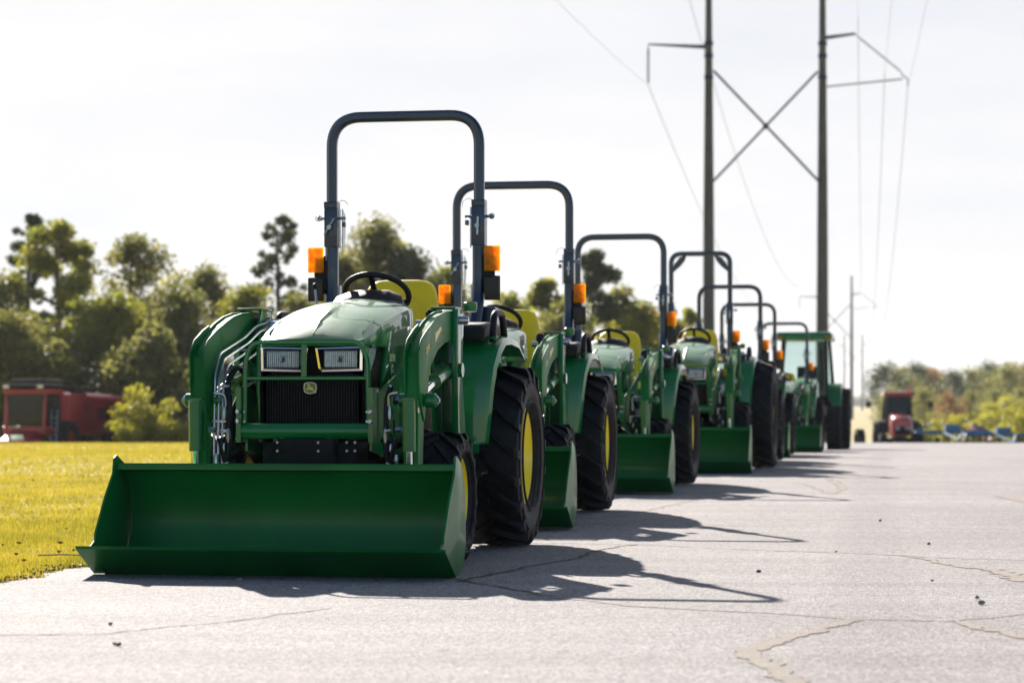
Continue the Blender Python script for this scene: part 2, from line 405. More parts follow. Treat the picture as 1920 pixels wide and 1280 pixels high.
M['crack'] = soil('crack_fill', (0.29, 0.255, 0.225), (0.37, 0.33, 0.295), 6, 0.5)
M['seam'] = mat('dark_crack', (0.06, 0.055, 0.05), 0.95)

def sheet(name, left, right, Ds, z_off, m, nx=2):
    V = []; Fc = []
    for D in Ds:
        a, c = left(D), right(D)
        for i in range(nx+1): V.append((a+(c-a)*i/nx, D, gz(D)+z_off))
    k = nx+1
    for j in range(len(Ds)-1):
        for i in range(nx): Fc.append((j*k+i, j*k+i+1, (j+1)*k+i+1, (j+1)*k+i))
    me = bpy.data.meshes.new(name); me.from_pydata(V, [], Fc); me.materials.append(m)
    for p in me.polygons: p.use_smooth = True
    o = bpy.data.objects.new(name, me); COL.objects.link(o); return o
Dg = [-60, -20, 0] + list(np.arange(5, 42, 4.)) + list(np.arange(42, 160, 4.)) + [160, 190, 220, 280, 350, 500, 700, 1100, 1600, 2500, 4000]
tag(sheet('ground', lambda D: -1500, lambda D: 1500, Dg, -0.03, M['field'], 4), kind='structure')
Da = list(np.arange(-20, 8, 2.)) + list(np.arange(8, 30, 0.06)) + list(np.arange(30, 118, 1.))
asph = tag(sheet('asphalt_lot', edge_w, lambda D: 45, Da, 0.0, M['asphalt'], 3), kind='structure')
lawn = tag(sheet('lawn', lambda D: -120, lambda D: edge_w(D)+0.01, Da, -0.012, M['lawn'], 3), kind='structure')

# grass blades (one uncountable mass)
rng = np.random.default_rng(4)
def blades():
    Vs = []; n = 0
    def zone(D0, D1, N, h, w, inner=None):
        D = np.sqrt(rng.uniform(D0**2, D1**2, N))
        lx = -0.235*D - 0.9
        ex = np.array([edge_w(d) for d in D]) + 0.02
        if inner is not None: lo = np.maximum(ex-inner, lx)
        else: lo = lx
        x = lo + (ex-lo)*rng.random(N)
        ok = ex > lo
        D, x = D[ok], x[ok]; N = len(D)
        # mowed turf: clumpy height
        hh = h*(0.45+0.8*rng.random(N))*(0.8+0.35*np.sin(x*3.1+D*1.7)*np.sin(D*2.3))
        a = rng.uniform(0, 2*np.pi, N); lean = rng.uniform(0.1, 0.9, N)*hh; la = rng.uniform(0, 2*np.pi, N)
        zb = np.array([gz(d) for d in D]) - 0.014
        P = np.stack([x, D, zb], 1); W = np.stack([np.cos(a)*w/2, np.sin(a)*w/2, np.zeros(N)], 1)
        T = P + np.stack([np.cos(la)*lean, np.sin(la)*lean, hh], 1)
        Vs.append(np.stack([P-W, P+W, T], 1).reshape(-1, 3))
    zone(9.5, 16, 60000, 0.045, 0.006)
    zone(9.5, 20, 16000, 0.05, 0.007, inner=0.10)
    zone(16, 26, 60000, 0.045, 0.010)
    zone(26, 50, 60000, 0.045, 0.020)
    zone(50, 96, 40000, 0.045, 0.045)
    V = np.concatenate(Vs); Fc = np.arange(len(V)).reshape(-1, 3)
    me = np_mesh('lawn_grass', V, Fc, GRASS_B)
    o = bpy.data.objects.new('lawn_grass', me); COL.objects.link(o)
    tag(o, 'short yellow green mown grass left of the asphalt', 'grass', kind='stuff')
blades()

# cracks in the asphalt
def crack(pts, w, mkey='crack', z=0.004, jit=0.4, seed=0):
    z = z*0.4
    rr = random.Random(seed); P = [ground_pt(*p[:2]) for p in pts]; W = [p[2] if len(p) > 2 else w for p in pts]
    out = []
    for i in range(len(P)-1):
        n = max(2, int((P[i+1]-P[i]).length/0.035))
        for k in range(n):
            t_ = k/n; out.append((P[i].lerp(P[i+1], t_), W[i]*(1-t_)+W[i+1]*t_))
    out.append((P[-1], W[-1]))
    V = []; Fc = []; dr = 0
    for i, (p, ww) in enumerate(out):
        a = out[max(i-1, 0)][0]; c = out[min(i+1, len(out)-1)][0]; d = (c-a).normalized(); nn = Vector((-d.y, d.x, 0))
        dr = dr*0.8 + rr.uniform(-0.012, 0.012)
        q = p + nn*dr; q.z = gz(q.y)
        V.append(q + nn*ww*(0.5+jit*rr.uniform(-1, 1)) + Vector((0, 0, z))); V.append(q - nn*ww*(0.5+jit*rr.uniform(-1, 1)) + Vector((0, 0, z)))
    for i in range(len(out)-1): Fc.append((2*i, 2*i+1, 2*i+3, 2*i+2))
    me = bpy.data.meshes.new('road_crack'); me.from_pydata([tuple(x) for x in V], [], Fc); me.materials.append(M[mkey])
    o = bpy.data.objects.new('filled_crack', me); COL.objects.link(o); o.parent = asph
crack([(1040, 1119), (1200, 1137), (1400, 1147), (1600, 1160), (1780, 1163), (1920, 1152), (2100, 1130)], 0.022, seed=1)
crack([(1600, 1162, .05), (1540, 1178, .06), (1470, 1195, .07), (1403, 1220, .09), (1432, 1237, .075), (1460, 1258, .085), (1500, 1290, .08), (1530, 1360, .08)], 0.05, z=0.006, jit=0.22, seed=2)
crack([(1790, 1163, .03), (1860, 1181, .05), (1925, 1196, .06), (2060, 1230, .05)], 0.05, z=0.006, seed=3)
crack([(980, 1017), (1200, 1021), (1400, 1030), (1600, 1037), (1760, 1045), (1920, 1050), (2050, 1052)], 0.018, seed=4)
crack([(1690, 1040, .03), (1790, 1060, .05), (1860, 1068, .09), (1930, 1090, .12)], 0.05, z=0.006, seed=5)
crack([(860, 1090), (1000, 1060), (1090, 1045), (1120, 1030), (1190, 1020)], 0.022, 'seam', 0.006, seed=6)
crack([(860, 1085), (1000, 1112), (1040, 1118)], 0.02, 'seam', 0.006, seed=7)
crack([(1140, 972), (1210, 957), (1290, 940), (1360, 925), (1400, 920)], 0.03, seed=8)
crack([(1100, 985), (1340, 985), (1640, 988), (1920, 992)], 0.013, seed=9)
crack([(1545, 893, .05), (1585, 915, .07), (1560, 925, .05), (1500, 905, .03)], 0.05, seed=10)
crack([(0, 1190), (200, 1187), (420, 1165), (620, 1140)], 0.012, seed=11)
crack([(1880, 930, .1), (1920, 938, .16), (1980, 945, .1)], 0.1, seed=12)
del_pts = None

# ------------------------------------------------------------------ tyres
def tyre_mb(Rr, W, rim, nl, lug=0.03, cross=0.0):
    """tyre around the x axis, centred at 0, with chevron bars"""
    mb = MB(); h = W/2; Rc = Rr-lug
    prof = [(-h*0.72, rim), (-h*0.80, rim+0.012), (-h*0.97, rim+(Rc-rim)*0.35), (-h, rim+(Rc-rim)*0.62), (-h*0.94, Rc-0.018), (-h*0.82, Rc-0.006), (0, Rc),
            (h*0.82, Rc-0.006), (h*0.94, Rc-0.018), (h, rim+(Rc-rim)*0.62), (h*0.97, rim+(Rc-rim)*0.35), (h*0.80, rim+0.012), (h*0.72, rim)]
    mb.lathe(prof, n=64, closed=False)
    # open the bore: remove end caps
    for f in [f for f in mb.bm.faces if len(f.verts) > 8]: mb.bm.faces.remove(f)
    bm = mb.bm
    for side in (-1, 1):
        for k in range(nl):
            th0 = 2*math.pi*(k + (0.5 if side > 0 else 0))/nl
            secs = []
            stations = [(-0.04, 0, 0.0), (0.30, 0.10, 0), (0.62, 0.20, 0), (0.90, 0.27, 0), (1.0, 0.285, 1), (1.03, 0.29, 2)]
            for u, dth, lvl in stations:
                x = side*u*h; th = th0 + dth*(0.5/Rr)*1.05
                tw = (0.040 + 0.014*u)*(Rr/0.5)**0.6
                if lvl == 0: r0, r1 = Rc-0.02, Rr - 0.008*u
                elif lvl == 1: r0, r1 = Rc-0.035, Rr-0.030
                else: r0, r1 = Rc-0.060, Rc-0.052
                xo = x if lvl < 2 else side*h*1.035
                row = []
                for (dt, rr) in ((-tw/2, r0), (tw/2, r0), (tw*0.38, r1), (-tw*0.38, r1)):
                    a = th + dt/Rr
                    row.append((xo, rr*math.cos(a), rr*math.sin(a)))
                secs.append(row)
            mb.loft(secs)
    # sidewall ribs
    for side in (-1, 1):
        for rr in (rim+0.035, rim+(Rc-rim)*0.75):
            mb.lathe([(side*h*0.95, rr-0.008), (side*(h*1.0+0.003), rr), (side*h*0.95, rr+0.008)], n=56)
            for f in [f for f in mb.bm.faces if len(f.verts) > 8]: mb.bm.faces.remove(f)
    return mb

def rim_mb(rim, W, dish):
    """rim; dish = x of the disc (positive = outward)"""
    h = W/2*0.74; mb = MB()
    mb.lathe([(h, rim+0.012), (h, rim-0.004), (h-0.03, rim-0.012), (h*0.4, rim-0.045), (dish+0.02, rim-0.05), (dish, rim-0.07), (dish, 0.06),
              (dish-0.012, 0.06), (dish-0.012, rim-0.055), (-h, rim-0.012), (-h, rim+0.012), (0, rim-0.02)], n=48, closed=True)
    mb.lathe([(dish-0.02, 0.075), (dish+0.03, 0.07), (dish+0.045, 0.05), (dish+0.045, 0.0)], n=20)
    for i in range(8):
        a = i*math.pi/4
        mb.lathe([(dish, 0.012), (dish+0.018, 0.011), (dish+0.018, 0)], c=(0, 0.10*math.cos(a)*rim/.26, 0.10*math.sin(a)*rim/.26), n=6)
    return mb

def bolt(mb, c, r, h, axis='x', n=6):
    s = 1 if h > 0 else -1
    mb.lathe([(0, r), (h*0.7, r), (h, r*0.8), (h*1.01, 0)], c=c, axis=axis, n=n)

def text_mesh(txt, size, ext=0.0006):
    cu = bpy.data.curves.new('txt', 'FONT'); cu.body = txt; cu.size = size; cu.extrude = ext; cu.align_x = 'CENTER'; cu.align_y = 'CENTER'
    cu.offset = size*0.015
    o = bpy.data.objects.new('txt', cu); COL.objects.link(o)
    bpy.context.view_layer.update()
    me = bpy.data.meshes.new_from_object(o.evaluated_get(bpy.context.evaluated_depsgraph_get()))
    bpy.data.objects.remove(o); return me

SPLIT = {'bumper_bolts': 'bumper_bolt', 'guard_bolts': 'guard_bolt', 'hose_fittings': 'hose_fitting', 'mast_pin': 'mast_pin', 'arm_bolts': 'arm_bolt', 'arm_boss': 'arm_boss', 'hinge_pin': 'hinge_pin', 'harness_clip': 'harness_clip',
         'lamp_screw': 'lamp_screw', 'line_clamp': 'line_clamp', 'valve_couplers': 'valve_coupler', 'bucket_brackets': 'bucket_bracket', 'sticker_print': 'sticker_print', 'engine': 'engine_part', 'lever_knob': 'lever_knob', 'control_lever': 'control_lever', 'side_panel': 'side_panel', 'roll_bar_post': 'roll_bar_post'}
def split_obj(o, gap=.004):
    """every loose piece of a mesh becomes an object of its own"""
    me = o.data; nv = len(me.vertices); par = list(range(nv))
    def find(a):
        while par[a] != a: par[a] = par[par[a]]; a = par[a]
        return a
    for e in me.edges:
        a, b = find(e.vertices[0]), find(e.vertices[1])
        if a != b: par[a] = b
    grp = {}
    for i in range(nv): grp.setdefault(find(i), []).append(i)
    boxes = []
    for g in grp.values():
        c = np.array([me.vertices[i].co[:] for i in g]); boxes.append([c.min(0)-gap, c.max(0)+gap, g])
    ch = True
    while ch:
        ch = False
        for i in range(len(boxes)):
            for j in range(i+1, len(boxes)):
                if (boxes[i][0] <= boxes[j][1]).all() and (boxes[j][0] <= boxes[i][1]).all():
                    boxes[i] = [np.minimum(boxes[i][0], boxes[j][0]), np.maximum(boxes[i][1], boxes[j][1]), boxes[i][2]+boxes[j][2]]; del boxes[j]; ch = True; break
            if ch: break
    nm = SPLIT.get(o.name.split('.')[0]) or o.name.split('.')[0]
    o.name = nm
    if len(boxes) < 2: return
    boxes.sort(key=lambda b: -len(b[2]))
    if o.children: pass
    for b in boxes[1:]:
        keep = set(b[2]); bm = bmesh.new(); bm.from_mesh(me)
        bmesh.ops.delete(bm, geom=[v for v in bm.verts if v.index not in keep], context='VERTS')
        m2 = bpy.data.meshes.new(nm); bm.to_mesh(m2); bm.free(); m2.materials.append(me.materials[0])
        q = bpy.data.objects.new(nm, m2); COL.objects.link(q); q.parent = o.parent
    keep = set(boxes[0][2]); bm = bmesh.new(); bm.from_mesh(me)
    bmesh.ops.delete(bm, geom=[v for v in bm.verts if v.index not in keep], context='VERTS'); bm.to_mesh(me); bm.free()

# ------------------------------------------------------------------ compact loader tractor
def make_tractor(big=False):
    root = empty('compact_tractor')
    G, B_, K, D_ = M['green'], M['bucket'], M['black'], M['dark']
    if big:
        zf = lambda c: Vector((c.x*1.04, c.y, c.z if c.z < 0.3 else 0.3+(c.z-0.3)*1.17))
        RR, RW, RX, FR, FW, FX, WB = 0.655, 0.33, 0.755, 0.40, 0.28, 0.60, -1.62
    else:
        zf = None
        RR, RW, RX, FR, FW, FX, WB = 0.50, 0.345, 0.572, 0.325, 0.24, 0.545, -1.50
    bd = dict(zf=zf)
    # --- chassis
    c = MB(); c.bx(-.16, .16, -1.9, 0.2, .38, .62); c.bx(-.20, .20, -0.35, .30, .40, .80); c.bx(-.23, .23, -2.02, -1.75, .36, .60)
    c.bx(-.40, .40, -.08, .08, .42, .58); c.bx(-.46, .46, -1.56, -1.44, .26, .38); c.bx(-.14, .14, -2.10, -1.98, .42, .62)
    c.bx(-.21, .21, -1.7, -.9, .62, .9); c.bx(-.34, .34, -1.2, -.35, .50, .54)
    c.tube([(-.3, -1.5, .42), (-.52, -1.5, .34)], .05); c.tube([(.3, -1.5, .42), (.52, -1.5, .34)], .05)
    c.build('chassis', D_, root, bev=.012)
    e = MB()
    rr = random.Random(3)
    for i in range(26):
        x = rr.choice((-1, 1))*rr.uniform(.18, .3); y = rr.uniform(-1.75, -.6); z = rr.uniform(.45, .9)
        if i % 3: e.lathe([(-.04, .035), (.04, .035)], c=(x, y, z), axis=rr.choice('xyz'), n=10)
        else: e.box((x, y, z), (rr.uniform(.05, .12), rr.uniform(.06, .16), rr.uniform(.05, .1)))
    for x in (-.17, .15): e.tube(rounded([(x, -1.9, .6), (x*1.3, -1.85, .75), (x*1.35, -1.5, .7), (x, -1.0, .62)], .05), .014)
    e.build('engine', D_, root, bev=.004, **bd)
    f = MB()
    for x in (-.13, .07, .19, .23):
        for z in (.48, .56, .60): bolt(f, (x, -2.105 if abs(x) < .14 else -2.03, z), .0075, -.012, 'y')
    f.build('bumper_bolts', M['steel'], root)
    # --- wheels
    def wheel(nm, x, y, Rr, W, rim, nl, lug, dish):
        s = 1 if x > 0 else -1
        rm = rim_mb(rim, W, dish).build(nm, M['yellow'], root, ang=30)
        ty = tyre_mb(Rr, W, rim, nl, lug).build('tyre', M['rubber'], rm, ang=30)
        rm.location = (x, y, Rr)
        if s < 0: rm.rotation_euler = (0, 0, math.pi)
        return rm
    for s in (1, -1):
        wheel('rear_wheel', s*RX, 0, RR, RW, RR*0.53, 19, 0.033, 0.03)
        wheel('front_wheel', s*FX, WB, FR, FW, FR*0.60, 16, 0.022, 0.05)
    # --- hood: lofted sections from the nose to the dash
    secs = []
    H = [(-1.975, .250, 1.075, 1.100, .985), (-1.93, .270, 1.085, 1.130, .98), (-1.80, .284, 1.100, 1.186, .955), (-1.60, .292, 1.125, 1.240, .93), (-1.35, .298, 1.160, 1.285, .92),
         (-1.10, .292, 1.195, 1.317, .93), (-.92, .272, 1.225, 1.335, .95), (-.80, .250, 1.235, 1.334, .97)]
    for y, w, zs, zt, zb in H:
        zs = max(zs, zt-.062); zb = 1.062 if y < -1.5 else 1.075
        sec = []
        half = [(w, zb), (w*1.0, (zb+zs)/2), (w*.985, zs-.012), (w*.955, zs+.012), (w*.86, zs+(zt-zs)*.42), (w*.70, zs+(zt-zs)*.70), (w*.45, zs+(zt-zs)*.86), (w*.16, zt-.001), (0, zt)]
        for x, z in half: sec.append((x, y, z))
        for x, z in reversed(half[:-1]): sec.append((-x, y, z))
        secs.append(sec)
    hood = MB().loft(secs).build('hood', G, root, bev=0, ang=42, **bd)
    # creases
    cr_ = MB()
    cr_.loft([[(x, y, z) for x, z in ((-a, z0), (0, z0+h), (a, z0))] for y, a, z0, h in ((-1.945, .012, 1.112, .012), (-1.8, .015, 1.183, .011), (-1.62, .024, 1.232, .014), (-1.50, .030, 1.252, .018), (-1.47, .010, 1.258, .010), (-1.2, .006, 1.301, .006))])
    cr_.build('hood_ridge', G, hood, ang=20, **bd)
    for s in (1, -1):
        v_ = MB()
        v_.loft([[(s*(x), y, z), (s*(x+dx), y, z-dz), (s*(x+dx*.5), y, z+.012)] for y, x, dx, z, dz in ((-1.90, .232, .002, 1.118, .002), (-1.70, .222, .02, 1.180, .012), (-1.45, .205, .035, 1.228, .018), (-1.25, .195, .004, 1.258, .002))])
        v_.build('hood_crease', G, hood, ang=20, **bd)
    # side panels
    for s in (1, -1):
        p = MB()
        poly = [(-1.58, 1.085), (-1.64, .90), (-1.60, .72), (-1.45, .60), (-1.2, .58), (-.98, .66), (-.84, .80), (-.80, .99), (-.80, 1.2), (-1.2, 1.17)]
        x0 = s*.262; x1 = s*.245
        sec = []
        for t_, xo in ((0, 0.0),):
            pass
        p.prism(poly, 'x', x1, s*.283)
        for v in p.bm.verts:
            if v.co.y > -1.2: v.co.x *= 1-.14*min(1, (v.co.y+1.2)/.4)
        side = p.build('side_panel', G, root, bev=.014, seg=3, **bd)
        b_ = MB(); b_.prism([(-1.93, 1.05), (-1.60, 1.10), (-1.66, .88), (-1.62, .72), (-1.72, .66), (-1.955, .66), (-1.955, 1.0)], 'x', s*.20, s*.262)
        b_.build('side_grille', M['grille'], root, bev=.006, **bd)
        # wrap of the headlamp on the flank
        hw = MB(); hw.prism([(-1.955, 1.045), (-1.74, 1.072), (-1.80, 1.00), (-1.90, .925), (-1.955, .915)], 'x', s*.255, s*.270)
        hw.build('lamp_side_lens', M['headlens'], root, bev=.003, **bd)
        # chrome-like sticker with number
        st = MB(); st.lathe([(s*.283, .034), (s*.2855, .033), (s*.2856, 0)], c=(0, 0, 0), n=24)
        for v in st.bm.verts: v.co.z = v.co.z*1.15+.945; v.co.y = v.co.y*.85-1.47
        st.build('round_sticker', M['sticker'], side, **bd)
        s2 = MB()
        s2.prism([(-1.495, .925), (-1.445, .925), (-1.448, .937), (-1.492, .937)], 'x', s*.2856, s*.2866)
        s2.prism([(-1.488, .958), (-1.452, .958), (-1.458, .968), (-1.482, .968)], 'x', s*.2856, s*.2866)
        s2.build('sticker_print', M['badge'], side, **bd)
        tm = text_mesh('3039R', .052)
        mt = Matrix(((0, 0, s, s*.2838), (s, 0, 0, -1.47), (0, 1, 0, 1.012), (0, 0, 0, 1)))
        MB().add(tm, mt).build('model_number', M['decal_c'], side, **bd)
        # white sweep along hood flank: a sky reflection put in as colour
        dc = MB()
        up_ = [(-1.50, 1.098), (-1.35, 1.135), (-1.15, 1.165), (-.95, 1.19)]; lo = [(-.95, 1.13), (-1.15, 1.115), (-1.35, 1.095), (-1.50, 1.082)]
        dc.prism(up_ + lo, 'x', s*.2865, s*.2845)
        for v in dc.bm.verts:
            if v.co.y > -1.36: v.co.x *= 1-.135*min(1, (v.co.y+1.36)/.41)
        dc.build('hood_reflection', M['sticker'], hood, **bd)
    # nose: grille, headlamps
    g = MB(); g.bx(-.255, .255, -1.955, -1.80, .66, 1.075)
    g.build('front_grille', M['grille'], root, bev=.01, **bd)
    gs = MB()
    for i in range(34): x = -.225+i*.45/33; gs.bx(x-.0015, x+.0015, -1.961, -1.955, .69, .925)
    for i in range(14): z = .70+i*.22/13; gs.bx(-.228, .228, -1.9605, -1.9555, z-.0012, z+.0012)
    gs.build('grille_bars', K, root, **bd)
    nb = MB(); nb.tube([(-.262, -1.94, .67), (-.272, -1.95, .85), (-.268, -1.955, 1.06)], .010, 6)
    nb.tube([(.262, -1.94, .67), (.272, -1.95, .85), (.268, -1.955, 1.06)], .010, 6)
    nb.tube([(-.262, -1.94, .67), (0, -1.96, .655), (.262, -1.94, .67)], .012, 6)
    nb.build('grille_trim', G, root, **bd)
    for s in (1, -1):
        fr = [(s*.018, 1.052), (s*.252, 1.058), (s*.250, .942), (s*.052, .938), (s*.034, .955)]
        ri = [(s*.030, 1.046), (s*.240, 1.050), (s*.238, .952), (s*.058, .948), (s*.044, .960)]
        hl = MB()
        A = [hl.bm.verts.new((x, -1.972, z)) for x, z in fr]; Bv = [hl.bm.verts.new((x, -1.975, z)) for x, z in ri]
        C = [hl.bm.verts.new((x*.9+s*.012, -1.945, 1.0+(z-1.0)*.8)) for x, z in ri]; E_ = [hl.bm.verts.new((x, -1.95, z)) for x, z in fr]
        for i in range(5):
            j = (i+1) % 5
            hl.face([A[i], A[j], Bv[j], Bv[i]]); hl.face([Bv[i], Bv[j], C[j], C[i]]); hl.face([A[i], A[j], E_[j], E_[i]])
        hl.face(C)
        head = hl.build('headlight', M['chrome'], root, ang=20, **bd)
        ln = MB(); ln.prism([(s*.058, 1.038), (s*.226, 1.042), (s*.226, .957), (s*.070, .953), (s*.058, .968)], 'y', -1.969, -1.948)
        lens_o = ln.build('lamp_lens', M['headlens'], head, bev=.004, **bd)
        rb_ = MB()
        for q in range(17):
            x = .066+q*.154/16; rb_.tube([(s*x, -1.968, .962), (s*x, -1.968, 1.033)], .0042, 8)
        for r_ in (.014,): rb_.tube([(s*.143+r_*math.cos(a*math.pi/12), -1.972, .997+r_*math.sin(a*math.pi/12)) for a in range(24)], .0035, 6, closed=True)
        rb_.build('lens_ribs', M['steel'], head, **bd)
        bl = MB(); bl.lathe([(-1.969, .012), (-1.972, .009), (-1.9721, 0)], c=(s*.140, 0, .995), axis='y', n=16)
        for fr_ in (.060, .228): bl.tube([(s*fr_, -1.972, .955), (s*fr_, -1.972, 1.040)], .003, 6)
        bl.tube([(s*.060, -1.972, .954), (s*.228, -1.972, .954)], .003, 6); bl.tube([(s*.060, -1.972, 1.042), (s*.228, -1.972, 1.042)], .003, 6)
        bl.build('lamp_bulb', K, head, **bd)
    # badge: a green shield with a yellow rim and a leaping deer
    def bpt(u, v): return ((u-585)/1280*45/28.4*.072/1.0*.0 + (u-585)*8.9e-5-.004, .86-(v-668)*8.9e-5)
    sh = [(265, 410), (420, 360), (560, 345), (700, 358), (880, 420), (925, 520), (938, 650), (925, 800), (895, 925), (740, 965), (575, 990), (420, 965), (265, 885), (235, 760), (228, 640), (240, 500)]
    bg_ = MB().prism([bpt(*p) for p in sh], 'y', -1.985, -1.97)
    # raised onto a small stem so that it sits in front of the mesh
    bg_.bx(-.02, .02, -1.972, -1.95, .84, .88)
    bad = bg_.build('badge', M['decal_c'], root, bev=0, **bd)
    MB().prism([bpt(585+(u-585)*.86, 668+(v-668)*.86) for u, v in sh], 'y', -1.9865, -1.984).build('badge_field', M['badge'], bad, **bd)
    deer = [(345, 700), (370, 690), (400, 720), (430, 700), (440, 650), (470, 620), (500, 590), (500, 555), (440, 560), (440, 540), (490, 530), (485, 500), (430, 490), (425, 470), (460, 475), (450, 440), (475, 435), (500, 465), (540, 470),
            (545, 430), (565, 440), (565, 490), (530, 500), (560, 520), (600, 515), (590, 545), (545, 555), (545, 620), (590, 660), (680, 665), (710, 640), (700, 600), (730, 620), (760, 670), (755, 720), (770, 760), (870, 870), (860, 890), (760, 820),
            (700, 800), (640, 755), (560, 762), (500, 770), (440, 745), (400, 750), (480, 810), (470, 830), (400, 780)]
    dm = MB().prism([bpt(*p) for p in deer], 'y', -1.9876, -1.986)
    bmesh.ops.triangulate(dm.bm, faces=dm.bm.faces)
    dm.build('badge_deer', M['decal_y'], bad, **bd)
    # --- grille guard
    gg = MB()
    gg.tube(rounded([(-.305, -2.07, .66), (-.300, -2.07, 1.00), (-.262, -2.07, 1.077), (.262, -2.07, 1.077), (.300, -2.07, 1.00), (.305, -2.07, .66)], [.1, .05, .05, .1]), .012, 8, rect=(.024, .022), up=(0, 1, 0))
    gg.tube([(-.30, -2.07, .905), (.30, -2.07, .905)], .01, rect=(.02, .018), up=(0, 1, 0)); gg.tube([(-.012, -2.07, .905), (-.012, -2.07, 1.077)], .01, rect=(.014, .028), up=(0, 1, 0))
    gg.tube([(-.335, -2.07, .655), (.335, -2.07, .655)], .038, 20)
    gg.bx(-.125, -.105, -2.09, -2.05, .50, .64); gg.bx(.105, .125, -2.09, -2.05, .50, .64)
    for s in (1, -1):
        gg.bx(s*.312, s*.335, -2.11, -1.99, .60, .86)
        gg.prism([(-2.02, .84), (-2.02, .60), (-1.30, .86), (-1.15, 1.00), (-1.15, 1.06), (-1.32, 1.0)], 'x', s*.333, s*.345)
        gg.prism([(-2.03, .62), (-2.03, .56), (-1.5, .50), (-1.2, .52), (-1.2, .58), (-1.5, .56)], 'x', s*.30, s*.312)
        gg.prism([(-1.15, .98), (-1.15, 1.06), (-1.08, 1.06), (-1.08, .98)], 'x', s*.34, s*.46)
    gu = gg.build('grille_guard', G, root, bev=0, ang=30, **bd)
    gb = MB()
    for s in (1, -1):
        for z in (.70, .745): bolt(gb, (s*.323, -2.11, z), .012, -.02, 'y'); bolt(gb, (s*.30, -2.06, z), .008, -.03, 'y')
        bolt(gb, (s*.345, -1.2, 1.02), .018, s*.02, 'x')
    gb.build('guard_bolts', M['steel'], gu, **bd)
    # --- loader masts and arms
    ypl = lambda y, z: (y, z)
    for s in (1, -1):
        m_ = MB()
        m_.prism([(-1.28, 1.265), (-1.10, 1.265), (-1.06, 1.20), (-1.10, .95), (-1.00, .62), (-.98, .50), (-1.2, .44), (-1.27, .62), (-1.30, .95), (-1.31, 1.20)], 'x', s*.565, s*.550)
        m_.prism([(-1.28, 1.265), (-1.10, 1.265), (-1.06, 1.20), (-1.10, .95), (-1.00, .62), (-.98, .50), (-1.2, .44), (-1.27, .62), (-1.30, .95), (-1.31, 1.20)], 'x', s*.445, s*.460)
        m_.bx(s*.462, s*.548, -1.12, -1.09, .5, 1.2)
        m_.strip([(-1.30, 1.26), (-1.315, 1.2), (-1.312, .95), (-1.29, .66), (-1.24, .56)], 'x', s*.552, s*.583, .008)
        m_.bx(s*.440, s*.570, -1.30, -1.09, 1.262, 1.275)
        m_.tube([(s*.36, -1.18, .55), (s*.55, -1.18, .55)], .05, 12)
        m_.prism([(-1.25, .62), (-.75, .62), (-.70, .50), (-1.2, .44)], 'x', s*.30, s*.33); m_.bx(s*.32, s*.45, -1.24, -1.12, .48, .60)
        mast = m_.build('loader_mast', G, root, bev=.004, **bd)
        pn = MB(); pn.lathe([(s*.43, .022), (s*.60, .022), (s*.612, .016), (s*.613, 0)], c=(0, -1.17, 1.21), n=14)
        pn.lathe([(s*.565, .020), (s*.60, .020), (s*.602, 0)], c=(0, -1.24, .955), n=12)
        pn.tube(arc((-1.31, 1.16), .022, 0, 330, 14, lambda y, z: (s*.50, y, z)), .0022, 5)
        pn.build('mast_pin', M['steel'], mast, **bd)
        # arm
        top = [(-1.14, 1.245), (-1.30, 1.243), (-1.48, 1.232), (-1.66, 1.208), (-1.84, 1.168), (-2.00, 1.118), (-2.13, 1.06), (-2.20, 1.005)]
        bot = [(-2.20, .86), (-2.21, .60), (-2.215, .36), (-2.235, .17), (-2.20, .13), (-2.12, .20), (-2.10, .50), (-2.07, .78), (-2.00, .90), (-1.88, .975), (-1.70, 1.045), (-1.50, 1.085), (-1.30, 1.105), (-1.14, 1.12)]
        a_ = MB(); a_.prism(top+bot, 'x', s*.492, s*.552)
        arm = a_.build('loader_arm', M['arm'], root, bev=.004, **bd)
        rl = MB()
        for xa in (.492, .544): rl.strip([(y, z-.004) for y, z in top[:7]], 'x', s*xa, s*(xa+.008), -.014)
        rl.build('arm_rail', M['arm'], arm, ang=20, **bd)
        gus = [(-1.90, 1.168), (-2.02, 1.139), (-2.155, 1.088), (-2.228, 1.022), (-2.218, .88), (-2.20, .80), (-2.10, .70), (-2.02, .84), (-1.99, .93), (-1.93, 1.0), (-1.905, 1.08)]
        g2 = MB(); g2.prism(gus, 'x', s*.551, s*.5595); g2.prism(gus, 'x', s*.484, s*.493)
        g2.bx(s*.482, s*.498, -2.212, -2.19, .17, .78); g2.build('arm_gusset', M['arm'], arm, bev=.003, **bd)
        # yellow sweep and number
        yl = MB(); yl.prism([(-1.78, 1.125), (-1.60, 1.170), (-1.42, 1.195), (-1.28, 1.205), (-1.45, 1.178), (-1.62, 1.145), (-1.78, 1.08)], 'x', s*.552, s*.5535)
        yl.build('arm_stripe', M['decal_y'], arm, **bd)
        tm = text_mesh('320R', .042); an = R(18)
        rt = Matrix(((0, 0, s, s*.5602), (s*math.cos(an), -s*math.sin(an)*s*1, 0, -2.03), (math.sin(an)*s, math.cos(an), 0, 1.045), (0, 0, 0, 1)))
        MB().add(tm, rt).build('arm_number', M['decal_y'], arm, **bd)
        pv = MB()
        pv.lathe([(s*.44, .034), (s*.47, .034)], c=(0, -2.10, .80), n=16); pv.lathe([(s*.565, .034), (s*.61, .034), (s*.625, .02), (s*.625, 0)], c=(0, -2.10, .80), n=16)
        pv.lathe([(s*.44, .036), (s*.60, .036)], c=(0, -1.26, .955), n=16)
        pv.build('arm_boss', G, arm, ang=30, **bd)
